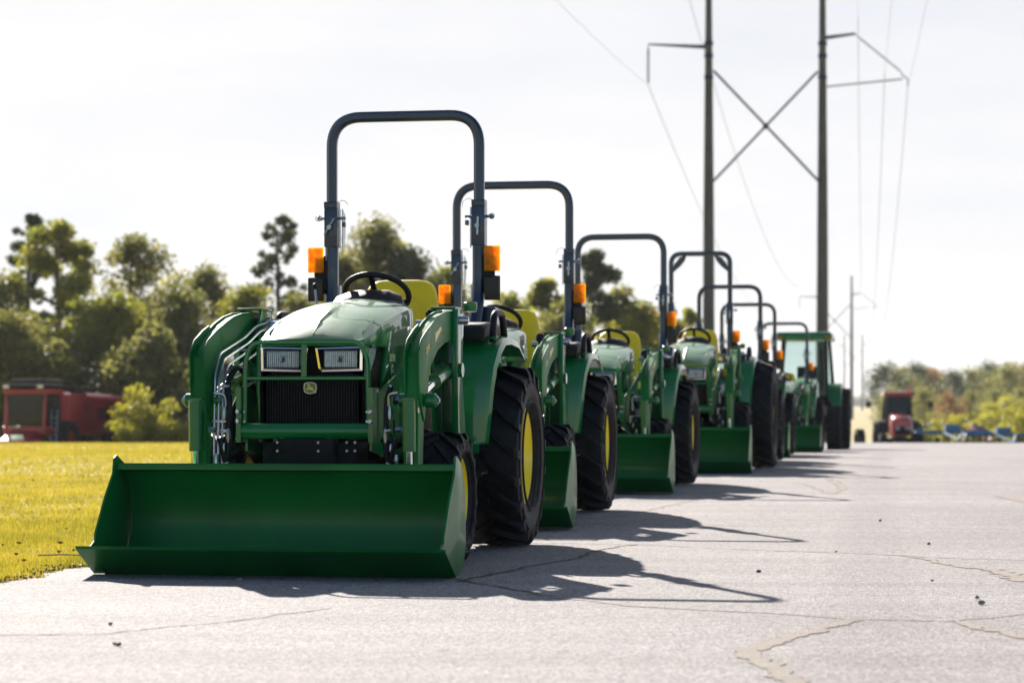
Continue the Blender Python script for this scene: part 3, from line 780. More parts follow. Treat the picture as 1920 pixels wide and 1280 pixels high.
        bt = MB(); bolt(bt, (s*.44, -2.10, .80), .024, -s*.03, 'x'); bolt(bt, (s*.47, -2.20, .66), .016, -s*.03, 'x'); bolt(bt, (s*.625, -2.10, .80), .014, s*.008, 'x')
        bt.build('arm_bolts', M['steel'], arm, **bd)
        # lift cylinder: green barrel, bright rod
        cy = MB(); cy.tube([(s*.52, -1.26, .955), (s*.52, -1.62, .895)], .034, 16); cy.tube([(s*.52, -1.60, .898), (s*.52, -1.64, .892)], .038, 16)
        lc = cy.build('lift_cylinder', G, root, ang=30, **bd)
        MB().tube([(s*.52, -1.60, .897), (s*.52, -2.10, .80)], .019, 14).build('cylinder_rod', M['chrome'], lc, **bd)
        # bucket cylinder in front of the lower arm
        bc = MB(); bc.tube([(s*.518, -2.26, .80), (s*.518, -2.255, .56)], .031, 18); bc.bx(s*.49, s*.546, -2.262, -2.20, .76, .81); bc.bx(s*.482, s*.556, -2.235, -2.20, .74, .80)
        bcy = bc.build('bucket_cylinder', G, root, ang=30, **bd)
        MB().tube([(s*.518, -2.255, .57), (s*.518, -2.235, .36)], .016, 12).build('cylinder_rod', M['chrome'], bcy, **bd)
        # steel lines along the arm
        for k in range(4 if s < 0 else 0):
            x = s*(.462-.020*k); dz = -.026*k
            pts = rounded([(x-s*.05, -1.22, 1.205+dz), (x-s*.02, -1.38, 1.18+dz), (x, -1.55, 1.115+dz), (x, -2.05, 1.025+dz*1.1), (x, -2.12, .93+dz), (x+s*.004, -2.13, .62), (x, -2.14, .30)], .045, 4)
            MB().tube(pts, .0062, 8).build('hydraulic_line', M['steel'], root, **bd)
        cl = MB()
        for y, z in ((-1.75, 1.05), (-2.135, .70), (-2.14, .45)): cl.box((s*.435, y, z), (.070, .010, .010))
        (cl if s < 0 else MB().box((s*.435, -2.135, .45), (.07, .01, .01))).build('line_clamp', M['steel'], root, **bd)
        # hoses and fittings between arm and frame
        for k, pts in list(enumerate([
            [(s*.40, -2.12, .86), (s*.385, -2.14, .80), (s*.385, -2.16, .55), (s*.40, -2.15, .50), (s*.43, -2.15, .62)],
            [(s*.36, -1.95, .92), (s*.37, -2.05, .97), (s*.405, -2.10, .90), (s*.395, -2.13, .70), (s*.40, -2.13, .52)],
            [(s*.30, -1.60, .80), (s*.34, -1.75, .88), (s*.37, -1.95, .86), (s*.385, -2.08, .74), (s*.39, -2.10, .58)]]))[:3 if s < 0 else 1]:
            MB().tube(rounded(pts, .05, 5), .014 if k < 2 else .020, 10).build('hydraulic_hose', K, root, **bd)
        ft = MB()
        for (x, y, z, h) in ((.405, -2.155, .74, .06), (.385, -2.16, .63, .07), (.41, -2.15, .57, .05), (.395, -2.15, .50, .05), (.44, -2.17, .52, .05), (.43, -2.17, .40, .05), (.40, -2.12, .86, .03)):
            ft.lathe([(-h/2, .009), (-h/6, .013), (h/6, .013), (h/2, .009)], c=(s*x, y, z), axis='z', n=6)
        ft.tube(rounded([(s*.385, -2.165, .60), (s*.385, -2.17, .655), (s*.415, -2.18, .66)], .02), .007)
        ft.tube(rounded([(s*.40, -2.155, .77), (s*.40, -2.165, .83), (s*.45, -2.18, .835)], .03), .008)
        
        ft.build('hose_fittings', M['steel'], root, **bd)
    for o in root.children_recursive:
        if o.name.split('.')[0] in ('loader_arm', 'arm_rail', 'arm_gusset', 'arm_stripe', 'arm_number', 'arm_boss', 'arm_bolts', 'lift_cylinder', 'cylinder_rod', 'bucket_cylinder', 'hydraulic_line', 'line_clamp', 'hydraulic_hose', 'hose_fittings'):
            for v in o.data.vertices:
                t_ = min(1, max(0, (-1.4-v.co.y)/.6)); v.co.y += .05*t_; v.co.x += .012*t_
    br = MB(); br.lathe([(-.02, .02), (.02, .02)], c=(-.38, -1.26, 1.19), n=10); br.lathe([(-.02, .02), (.02, .02)], c=(.38, -1.26, 1.19), n=10)
    br.bx(-.43, -.36, -1.24, -1.20, 1.12, 1.22); br.build('valve_couplers', M['steel'], root, **bd)
    ct = MB(); ct.tube([(-.5, -2.17, .30), (.5, -2.17, .30)], .045, 14); ct.build('cross_tube', G, root, ang=30)
    # --- bucket
    bw = .80
    prof = [(-2.80, .130), (-2.60, .004), (-2.44, .004), (-2.34, .06), (-2.285, .17), (-2.275, .26), (-2.30, .38), (-2.355, .475), (-2.475, .508)]
    k = MB(); k.strip(prof, 'x', -bw, bw, .008)
    k.strip([(-2.475, .500), (-2.475, .478)], 'x', -bw, bw, .012)
    bucket = k.build('bucket', B_, root, ang=25)
    for s in (1, -1):
        pl = MB(); side_o = [(-2.83, .135), (-2.76, .165), (-2.755, .195), (-2.62, .36), (-2.515, .46), (-2.50, .53), (-2.47, .545), (-2.35, .50), (-2.29, .40), (-2.26, .25), (-2.27, .12), (-2.33, .03), (-2.43, -.004+.004), (-2.61, .0)]
        pl.prism(side_o, 'x', s*(bw+.001), s*(bw+.012))
        pl.build('bucket_side', B_, bucket, bev=.002)
    for s in (1, -1):
        wb = MB(); wp = [(-2.62, .02), (-2.45, .014), (-2.36, .058), (-2.30, .165), (-2.29, .26), (-2.315, .38), (-2.365, .465)]
        pts = []
        for (a0, b0), (a1, b1) in zip(wp, wp[1:]):
            for q in range(12): pts.append((s*.793, a0+(a1-a0)*q/12, b0+(b1-b0)*q/12))
        rr = random.Random(8); wb.tube(pts, [.004*rr.uniform(.7, 1.4) for _ in pts], 6); wb.build('weld_bead', B_, bucket)
    ce = MB(); ce.prism([(-2.845, .142), (-2.60, .000+.002), (-2.60, -.008+.01), (-2.84, .128)], 'x', -.868, .835)
    # keep under the floor: thin wear strip
    ce.build('cutting_edge', B_, bucket)
    bb = MB()
    for x in (-.52, .52):
        for dx in (-.045, .045): bb.prism([(-2.262, .14), (-2.19, .14), (-2.18, .34), (-2.22, .40), (-2.27, .36), (-2.255, .26)], 'x', x+dx-.006, x+dx+.006)
    for x in (-.3, .1, .5): bb.prism([(-2.70, .055), (-2.62, .005), (-2.5, .0), (-2.5, -.002)], 'x', x-.02, x+.02)
    bb.build('bucket_brackets', B_, bucket)
    # --- fenders
    for s in (1, -1):
        path = [(-.56, .575), (-.555, .70), (-.55, .86), (-.52, 1.00), (-.44, 1.10), (-.30, 1.155), (-.10, 1.165), (.15, 1.15), (.38, 1.07)]
        if big: path = [(-.72, .50), (-.71, .66), (-.69, .84), (-.64, 1.00), (-.54, 1.12), (-.36, 1.19), (-.10, 1.20), (.2, 1.18), (.5, 1.08)]
        f_ = MB(); n = len(path)
        secs = []
        for i, (y, z) in enumerate(path):
            q0 = path[max(i-1, 0)]; q1 = path[min(i+1, n-1)]; d = Vector((q1[0]-q0[0], q1[1]-q0[1])).normalized()
            nr = Vector((-d.y, d.x)) # outward
            if nr.x*(-1)+nr.y < 0: nr = -nr
            xo = .580 + .055*min(1, i/4.) + (.04 if big else 0)
            inn = .36
            secs.append([(s*inn, y, z), (s*(xo-.03), y, z), (s*(xo), y-nr.x*.012, z-nr.y*.012), (s*(xo+.012), y-nr.x*.05, z-nr.y*.05), (s*(xo+.004), y-nr.x*.05, z-nr.y*.05), (s*(xo-.012), y-nr.x*.02, z-nr.y*.02), (s*(xo-.03), y-nr.x*.012, z-nr.y*.012), (s*inn, y-nr.x*.012, z-nr.y*.012)])
        f_.loft(secs)
        f_.prism([(-.56, .58), (-.55, .9), (-.5, 1.05), (-.3, 1.16), (.1, 1.165), (.36, 1.08), (.36, .6), (0, .75), (-.3, .6)], 'x', s*.34, s*.355)
        f_.bx(s*.36, s*.585, -.74, -.555, .572, .584); f_.strip([(-.74, .584), (-.752, .575), (-.756, .525)], 'x', s*.36, s*.585, .006)
        f_.prism([(-.95, .60), (-.60, .60), (-.60, .58), (-.95, .58)], 'x', s*.18, s*.44)
        fd = f_.build('fender', G, root, ang=40, **bd)
        pd = MB(); pd.loft([[(s*.37, y, z0), (s*(.555), y, z0), (s*.57, y, z1-.02), (s*.55, y, z1), (s*.38, y, z1), (s*.365, y, z1-.02)] for y, z0, z1 in ((-.50, 1.125, 1.190), (-.47, 1.12, 1.215), (-.30, 1.15, 1.232), (.0, 1.16, 1.235), (.12, 1.15, 1.20))])
        pd.build('fender_pad', K, fd, bev=.008, seg=2, **bd)
        hd = MB(); hd.tube(rounded([(s*.600, -.43, 1.12), (s*.600, -.40, 1.275), (s*.605, -.18, 1.285), (s*.605, -.10, 1.15)], .06), .019, 10)
        hd.build('grab_handle', K, fd, **bd)
        fl = MB(); fl.lathe([(0, .03), (.012, .034), (.012, 0)], c=(s*.60, -.43, 1.135), axis='z', n=12); fl.build('handle_boss', G, fd, **bd)
        bs = MB(); bolt(bs, (s*.535, -.60, .578), .008, .01, 'z'); bs.build('fender_bolt', M['steel'], fd, **bd)
        # step hanging below the floor
        st = MB(); st.prism([(-.62, .56), (-.60, .40), (-.58, .40), (-.60, .56)], 'x', s*.40, s*.48)
        st.bx(s*.40, s*.60, -.75, -.56, .415, .425)
        st.prism([(s*.42, .56), (s*.52, .56), (s*.60, .42), (s*.44, .42)], 'y', -.60, -.595)
        st.bx(s*.42, s*.60, -.752, -.742, .40, .43)
        st.build('step', K, root, bev=.003)
    # --- floor, dash, steering, seat
    fl = MB(); fl.bx(-.37, .37, -1.15, -.05, .60, .62); fl.build('floor_plate', K, root, bev=.004, **bd)
    ds = MB()
    secs = []
    for y, w, z0, zt in ((-.84, .228, .95, 1.335), (-.78, .205, .9, 1.385), (-.70, .18, .85, 1.395), (-.60, .14, .8, 1.37), (-.56, .10, .7, 1.25)):
        secs.append([(w, y, z0), (w, y, zt-.09), (w*.85, y, zt-.03), (w*.5, y, zt-.004), (0, y, zt), (-w*.5, y, zt-.004), (-w*.85, y, zt-.03), (-w, y, zt-.09), (-w, y, z0)])
    ds.loft(secs); ds.build('dashboard', K, root, ang=40, **bd)
    hz, ht = MB(), None
    tilt = Matrix.Translation((-.0, -.60, 1.378)) @ Matrix.Rotation(R(-33), 4, 'X')
    W = MB(); n = 40
    W.tube([tilt @ Vector((.172*math.cos(2*math.pi*i/n), .172*math.sin(2*math.pi*i/n), 0)) for i in range(n)], .0165, 12, closed=True)
    for a in (-90, 30, 150):
        p1 = Vector((.168*math.cos(R(a)), .168*math.sin(R(a)), 0))
        W.tube([tilt @ Vector((0, 0, -.03)), tilt @ (p1*.45+Vector((0, 0, -.02))), tilt @ p1], [.026, .016, .017], 8)
    W.tube([tilt @ Vector((0, 0, -.01)), tilt @ Vector((0, 0, -.05)), tilt @ Vector((0, 0, -.2))], [.04, .035, .03], 14)
    W.build('steering_wheel', K, root, ang=40, **bd)
    S = MB()
    def rsec(y, z, w, th, rr=.05, n=4):
        """rounded bar across x used for the seat shell"""
        o = []
        for cx, sg in ((w-th/2, 1), (-w+th/2, -1)):
            for i in range(n*2+1):
                a = R(-90+180*i/(n*2)); o.append((cx+sg*th/2*math.cos(a), y+th/2*math.sin(a)*sg, z))
        return o
    back = []
    for z, w, y in ((.985, .215, -.10), (1.06, .22, -.07), (1.15, .222, -.05), (1.25, .222, -.035), (1.35, .215, -.015), (1.42, .200, .005), (1.455, .180, .018), (1.475, .145, .026), (1.483, .09, .03)):
        back.append(rsec(y, z, w, .085 if z < 1.44 else .085-.05*(z-1.44)/.043))
    S.loft(back)
    st_ = S.build('seat_back', M['seat'], root, ang=50, **bd)
    sm = MB()
    pth = rounded([(-.13, -.128, 1.02), (-.15, -.093, 1.20), (-.135, -.075, 1.33), (-.08, -.062, 1.40), (.08, -.062, 1.40), (.135, -.075, 1.33), (.15, -.093, 1.20), (.13, -.128, 1.02)], .06)
    sm.tube(pth, .0035, 5); sm.build('seat_piping', M['seat'], st_, **bd)
    cu = MB(); cu.loft([[(w, y, z0), (w, y, z1-.03), (w*.9, y, z1), (-w*.9, y, z1), (-w, y, z1-.03), (-w, y, z0)] for y, w, z0, z1 in ((-.48, .17, .93, 1.0), (-.44, .21, .92, 1.035), (-.25, .225, .92, 1.03), (-.08, .22, .92, 1.04))])
    cu.build('seat_cushion', M['seat'], root, bev=.015, **bd)
    sb = MB(); sb.bx(-.18, .18, -.40, 0, .80, .925); sb.bx(-.2, .2, .03, .07, .95, 1.15); sb.build('seat_base', K, root, bev=.01, **bd)
    lv = MB(); lv.tube([(-.28, -.75, 1.20), (-.315, -.70, 1.40)], .006); lv.tube([(.30, -.45, .95), (.36, -.55, 1.14)], .007)
    lvo = lv.build('control_lever', M['steel'], root, **bd)
    kb = MB(); kb.sphere((-.317, -.695, 1.412), (.016, .016, .02), 12); kb.sphere((.363, -.553, 1.155), (.018, .018, .022), 12)
    kb.build('lever_knob', K, lvo, **bd)
    ok = MB(); ok.tube([(.33, -.30, .95), (.33, -.33, 1.07)], .009); ok.sphere((.33, -.335, 1.09), (.02, .02, .026), 12); ok.build('orange_lever', M['orange'], root, **bd)
    cp = MB(); cp.lathe([(0, .032), (.02, .036), (.045, .036), (.05, .03), (.05, 0)], c=(.565, -.88, 1.265), axis='z', n=18)
    cp.build('filler_cap', G, root, **bd)
    if True:
        jb = MB(); jb.lathe([(0, .03), (.06, .03), (.075, .02), (.075, 0)], c=(.36, -.9, 1.20), axis='z', n=14); jb.build('joystick_boot', K, root, **bd)
    # --- roll bar
    rw, rh, hb = (.425, 2.41, 1.915) if not big else (.362, 2.62, 2.0)
    y0 = .10
    Rb = MB()
    cr_r = .17 if not big else .13
    Rb.tube(rounded([(-rw, y0, hb-.10), (-rw, y0, rh), (rw, y0, rh), (rw, y0, hb-.10)], cr_r, 10), .03, rect=(.058, .058), up=(0, 1, 0))
    bar = Rb.build('rollover_bar', M['bar'], root, ang=30)
    lo = MB()
    for s in (1, -1):
        zb = 1.05 if not big else 1.15
        lo.tube(rounded([(s*rw, y0, hb+.0), (s*rw, y0, 1.40), (s*(rw-.02), y0-.10, zb+.12), (s*(rw-.04), y0-.14, zb)], .12, 6), .03, rect=(.070, .072), up=(0, 1, 0))
        lo.prism([(y0-.06, 1.0), (y0+.14, 1.0), (y0+.16, 1.20), (y0+.09, 1.34), (y0+.02, 1.36)], 'x', s*(rw-.03), s*(rw+.015))
        lo.prism([(y0+.01, 1.02), (y0+.22, 1.02), (y0+.24, 1.24), (y0+.16, 1.33), (y0+.03, 1.335)], 'x', s*(rw+.012), s*(rw+.085))
        lo.bx(s*(rw-.038), s*(rw+.038), y0-.042, y0+.042, hb-.02, hb+.018)
        lo.bx(s*(rw-.040), s*(rw+.037), y0-.039, y0+.05, hb-.24, hb-.02)
    lo.tube([(-rw, y0+.12, 1.1), (rw, y0+.12, 1.1)], .03, 12)
    low = lo.build('roll_bar_post', M['bar'], root, bev=.004)
    for s in (1, -1):
        hp = MB()
        # pivot plates behind, sunlit
        hp.prism([(y0+.02, hb-.02), (y0+.085, hb-.05), (y0+.09, hb-.16), (y0+.055, hb-.24), (y0+.02, hb-.25)], 'x', s*(rw-.052), s*(rw-.057))
        hp.lathe([(s*(rw-.08), .009), (s*(rw+.085), .009)], c=(0, y0, hb-.075), n=8)
        bolt(hp, (s*(rw+.06), y0, hb-.075), .014, s*.02, 'x'); bolt(hp, (s*(rw-.06), y0, hb-.11), .017, -s*.02, 'x')
        # T-handle on the front face
        hp.tube([(s*rw-.03, y0-.06, hb-.17), (s*rw+.025, y0-.06, hb-.08)] if s < 0 else [(s*rw, y0-.06, hb-.18), (s*rw+.003, y0-.06, hb-.08)], .006, 8)
        hp.lathe([(y0-.075, .013), (y0-.04, .013)], c=(s*rw, 0, hb-.13), axis='y', n=10)
        hp.tube(arc((rw*s-s*.06+s*0, hb-.01), .035, 20, 200, 12, lambda x, z: (x, y0-.01, z)), .002, 5)
        hp.tube(arc((s*rw+s*.075, hb-.075), .016, 0, 350, 12, lambda x, z: (x, y0-.02, z)), .0025, 5)
        hp.build('hinge_pin', M['steel'], low)
        # lamps
        bk = MB(); x0, x1 = s*(rw+.030), s*(rw+.095)
        bk.bx(x0, x1, y0-.035, y0-.025, 1.41, 1.625); bk.bx(x0-s*.01, x0+s*.02, y0-.03, y0+.03, 1.45, 1.60)
        brk = bk.build('lamp_bracket', K, root, bev=.002)
        for z0_, z1_, mm, nm in ((1.53, 1.672, M['amber'], 'turn_signal'), (1.368, 1.505, M['darklens'], 'work_light')):
            xa, xb = s*(rw+.038), s*(rw+.128)
            hs = MB(); hs.bx(xa, xb, y0-.056, y0-.036, z0_, z1_)
            ho = hs.build('lamp_housing', K if nm == 'work_light' else M['amber'], brk, bev=.014, seg=3)
            ll = MB(); ll.bx(xa+s*.004, xb-s*.004, y0-.067, y0-.0565, z0_+.004, z1_-.004)
            ll.build(nm, mm, brk, bev=.009, seg=3)
            sw = MB(); bolt(sw, ((xa+xb)/2, y0-.067, z0_+.014), .003, -.003, 'y'); bolt(sw, ((xa+xb)/2, y0-.067, z1_-.014), .003, -.003, 'y')
            sw.build('lamp_screw', M['dark'], brk)
    ch = MB()
    for s in (1, -1):
        ch.bx(s*(rw-.037), s*(rw-.048), y0+.0, y0+.03, 1.36, 1.46)
    ch.build('harness_clip', M['steel'], root)
    for o in [o for o in list(root.children_recursive) if o.name.split('.')[0] in SPLIT]: split_obj(o)
    if big:
        gu2 = MB()
        for s in (1, -1):
            x = s*rw; z = rh
            pts_ = [(x, z-.28), (x-s*.05, z-.22), (x-s*.10, z-.14), (x-s*.20, z-.06), (x-s*.26, z)]
            gu2.prism([(x-s*.01, z-.24), (x-s*.055, z-.20), (x-s*.11, z-.155), (x-s*.165, z-.09), (x-s*.19, z-.02), (x-s*.10, z-.045), (x-s*.075, z-.085), (x-s*.04, z-.12)], 'y', y0-.02, y0+.02)
        split_obj(gu2.build('bar_gusset', M['bar'], root))
    return root

TH = R(-10)
proto = make_tractor()
def place(root, px, D, ang=-10, z=0, dx=0):
    """px: picture x of the roll bar's centre, D: distance"""
    root.location = ((px-960)/F_PX*D + dx, D, z); root.rotation_euler = (0, 0, R(ang))
place(proto, 753, 13.55)
proto.location = (-.62, 13.55, 0)
GRP = 'compact green tractors lined up on the lot'
tag(proto, 'nearest green tractor in the row, whose full front bucket rests on asphalt', 'tractor', GRP)
copies = [(957.5, 17.9, -9.5, 'second green tractor in the row, directly behind the nearest one'),
          (1161, 23.6, -10.5, 'third green tractor in the row, its bucket right of the second tractor\'s rear tyre'),
          (1367, 33.5, -10, 'green tractor directly behind the larger one with gusseted roll bar'),
          (1402, 38.8, -10, 'sixth green tractor in the row, mostly hidden, two ahead of the cab tractor'),
          (1470, 45.6, -10, 'green tractor with open roll bar directly in front of the glazed cab tractor')]
for px, D, a, lab in copies:
    c = copy_tree(proto); place(c, px, D, a, z=gz(D)); tag(c, lab, 'tractor', GRP)
    for w_ in c.children:
        if 'wheel' in w_.name and w_.name.split('.')[0] in ('rear_wheel', 'front_wheel'):
            w_.rotation_euler.x = px*.37+w_.location.y
bigt = make_tractor(big=True); place(bigt, 1312, 29.6, -10, z=gz(29.6)); tag(bigt, 'larger green tractor whose roll bar has gusseted corners, fourth in the row', 'tractor', GRP)

# ------------------------------------------------------------------ cab tractors
def cab_tractor(name, body, roofm, glassm, rimm, scale=1.0, loader=True, mirrors=False, beacon=False, hw=.30, hz=0, fend=None):
    root = empty(name); K = M['black']
    ch = MB(); ch.bx(-.2, .2, -2.3, .5, .45, .95); ch.bx(-.55, .55, -.1, .1, .5, .75); ch.bx(-.6, .6, -1.95, -1.8, .4, .55); ch.bx(-.3, .3, -2.55, -2.3, .45, .75)
    ch.build('chassis', M['dark'], root, bev=.02)
    secs = [[(w, y, .85), (w, y, zt-.16), (w*.8, y, zt-.04), (0, y, zt), (-w*.8, y, zt-.04), (-w, y, zt-.16), (-w, y, .85)] for y, w, zt in ((-2.6, hw*.85, 1.32+hz), (-2.5, hw, 1.42+hz), (-1.8, hw*1.05, 1.52+hz), (-.9, hw*1.05, 1.6+hz))]
    hood = MB().loft(secs).build('hood', body, root, ang=40)
    g = MB(); g.bx(-hw*.75, hw*.75, -2.63, -2.58, .88, 1.22); g.build('front_grille', M['grille'], root, bev=.02)
    for s in (1, -1):
        h = MB(); h.bx(s*hw*.25, s*hw*.72, -2.65, -2.60, 1.10, 1.20); h.build('headlight', M['headlens'], root, bev=.01)
    for s in (1, -1):
        w = rim_mb(.36, .42, .05).build('rear_wheel', rimm, root, ang=30); w.location = (s*.76, 0, .68); w.rotation_euler = (0, 0, 0 if s > 0 else math.pi)
        tyre_mb(.68, .42, .36, 20, .04).build('tyre', M['rubber'], w, ang=30)
        w = rim_mb(.26, .30, .04).build('front_wheel', rimm, root, ang=30); w.location = (s*.70, -1.9, .48); w.rotation_euler = (0, 0, 0 if s > 0 else math.pi)
        tyre_mb(.48, .30, .26, 16, .03).build('tyre', M['rubber'], w, ang=30)
        f = MB(); f.loft([[(s*.50, y, z), (s*.80, y, z), (s*.81, y, z-.06), (s*.5, y, z-.06)] for y, z in ((-.78, .95), (-.68, 1.25), (-.45, 1.43), (0, 1.48), (.45, 1.40))])
        f.build('fender', fend or body, root, ang=40)
    # cab: posts, glass, roof
    c = MB()
    B0 = {(-1, 0): (-.52, -.95, 1.0), (1, 0): (.52, -.95, 1.0), (-1, 1): (-.60, .55, 1.2), (1, 1): (.60, .55, 1.2)}
    T0 = {(-1, 0): (-.46, -.70, 2.42), (1, 0): (.46, -.70, 2.42), (-1, 1): (-.50, .50, 2.42), (1, 1): (.50, .50, 2.42)}
    for k_ in B0: c.tube([B0[k_], T0[k_]], .04, rect=(.07, .06), up=(0, 1, 0))
    for s in (1, -1): c.tube([(s*.60, -.15, 1.0), (s*.52, -.10, 2.42)], .03, rect=(.06, .05), up=(0, 1, 0))
    c.bx(-.5, .5, -.97, -.90, .95, 1.05); c.bx(-.60, .60, .5, .58, .95, 1.2)
    for s in (1, -1): c.bx(s*.5, s*.6, -.95, .55, .93, 1.06)
    cab = c.build('cab_frame', K, root, bev=.006)
    gl = MB()
    for a, b2 in (((-1, 0), (1, 0)), ((1, 0), (1, 1)), ((1, 1), (-1, 1)), ((-1, 1), (-1, 0))):
        P = [Vector(B0[a]), Vector(B0[b2]), Vector(T0[b2]), Vector(T0[a])]
        nrm = (P[1]-P[0]).cross(P[3]-P[0]).normalized()*.004
        v1 = [gl.bm.verts.new(p+nrm) for p in P]; v2 = [gl.bm.verts.new(p-nrm) for p in P]
        gl.face(v1); gl.face(v2[::-1])
        for i in range(4): gl.face([v1[i], v1[(i+1) % 4], v2[(i+1) % 4], v2[i]])
    gl.build('cab_glass', glassm, cab)
    r = MB(); r.loft([[(x*k_, y0_+(y1_-y0_)*t_, z) for x, t_ in ((-.62, 0), (.62, 0), (.62, 1), (-.62, 1))] for k_, y0_, y1_, z in ((.92, -.92, .66, 2.40), (1, -1.02, .74, 2.44), (1, -1.02, .74, 2.50), (.93, -.95, .66, 2.58), (.6, -.6, .4, 2.60))])
    rf = r.build('roof', roofm, root, bev=.01)
    for s in (1, -1):
        a = MB(); a.bx(s*.46, s*.60, -1.045, -1.0, 2.43, 2.50); a.build('marker_lamp', M['amber'], rf, bev=.008)
    se = MB(); se.bx(-.24, .24, -.1, .35, 1.0, 1.2); se.bx(-.22, .22, .22, .36, 1.2, 1.85); se.build('seat', K, root, bev=.03)
    sw = MB(); sw.tube([(.17*math.cos(i*math.pi/12), -.45+.12*math.sin(i*math.pi/12), 1.45-.1*math.sin(i*math.pi/12)) for i in range(24)], .015, 8, closed=True); sw.tube([(0, -.45, 1.45), (0, -.62, 1.15)], .03)
    sw.build('steering_wheel', K, root)
    ex = MB(); ex.tube([(.40, -1.1, 1.3), (.40, -1.1, 2.2)], .035, 12); ex.build('exhaust_pipe', K, root)
    if mirrors:
        for s in (1, -1):
            m_ = MB(); m_.tube([(s*.5, -.8, 2.15), (s*1.22, -.95, 2.15)], .018); m_.bx(s*1.12, s*1.32, -1.0, -.94, 1.96, 2.2); m_.build('mirror', K, root, bev=.01)
    if beacon:
        b3 = MB(); b3.lathe([(2.58, .06), (2.72, .055), (2.76, .03), (2.76, 0)], c=(.42, -.3, 0), axis='z', n=14); b3.build('beacon', M['orange'], root)
    if loader:
        for s in (1, -1):
            a = MB(); a.prism([(-1.1, 1.55), (-1.1, 1.42), (-2.2, 1.10), (-2.45, .3), (-2.6, .28), (-2.50, 1.20), (-2.2, 1.32)], 'x', s*.50, s*.58)
            a.prism([(-1.2, 1.6), (-1.0, 1.6), (-.95, .7), (-1.2, .6)], 'x', s*.46, s*.62); a.build('loader_arm', body, root, bev=.01)
        b4 = MB(); b4.strip([(-3.2, .10), (-3.0, .005), (-2.75, .005), (-2.62, .2), (-2.62, .45), (-2.80, .62)], 'x', -.9, .9, .01)
        for s in (1, -1): b4.prism([(-3.22, .11), (-3.0, 0.0), (-2.75, 0.0), (-2.60, .2), (-2.60, .45), (-2.80, .64), (-2.9, .5)], 'x', s*.9, s*.915)
        b4.build('bucket', M['bucket'], root)
    root.scale = (scale,)*3
    return root
ct = cab_tractor('cab_tractor', M['green'], M['green'], M['glass'], M['yellow'], loader=False)
ct.location = ((1510-960)/F_PX*54+.02, 54.0, gz(54)); ct.rotation_euler = (0, 0, R(-10))
tag(ct, 'green tractor with glazed cab and flat green roof at the far end of the row', 'tractor')
ct2 = cab_tractor('cab_tractor', M['green'], M['sticker'], M['glass_dark'], M['yellow'], scale=1.35, loader=False)
ct2.location = ((425-960)/F_PX*96, 96, gz(96)); ct2.rotation_euler = (0, 0, R(35))
tag(ct2, 'distant green tractor with pale roof seen through the nearest tractor\'s left loader arm', 'tractor')
rt = cab_tractor('cab_tractor', M['red'], M['red'], M['glass_dark'], M['dark'], scale=1.26, loader=False, mirrors=True, beacon=True, hw=.40, hz=.18, fend=M['black'])
rt.location = ((1683-960)/F_PX*122, 122, gz(122)); rt.rotation_euler = (0, 0, R(-5))
tag(rt, 'red cab tractor with orange beacon and mirrors facing the camera beyond the lot', 'tractor')

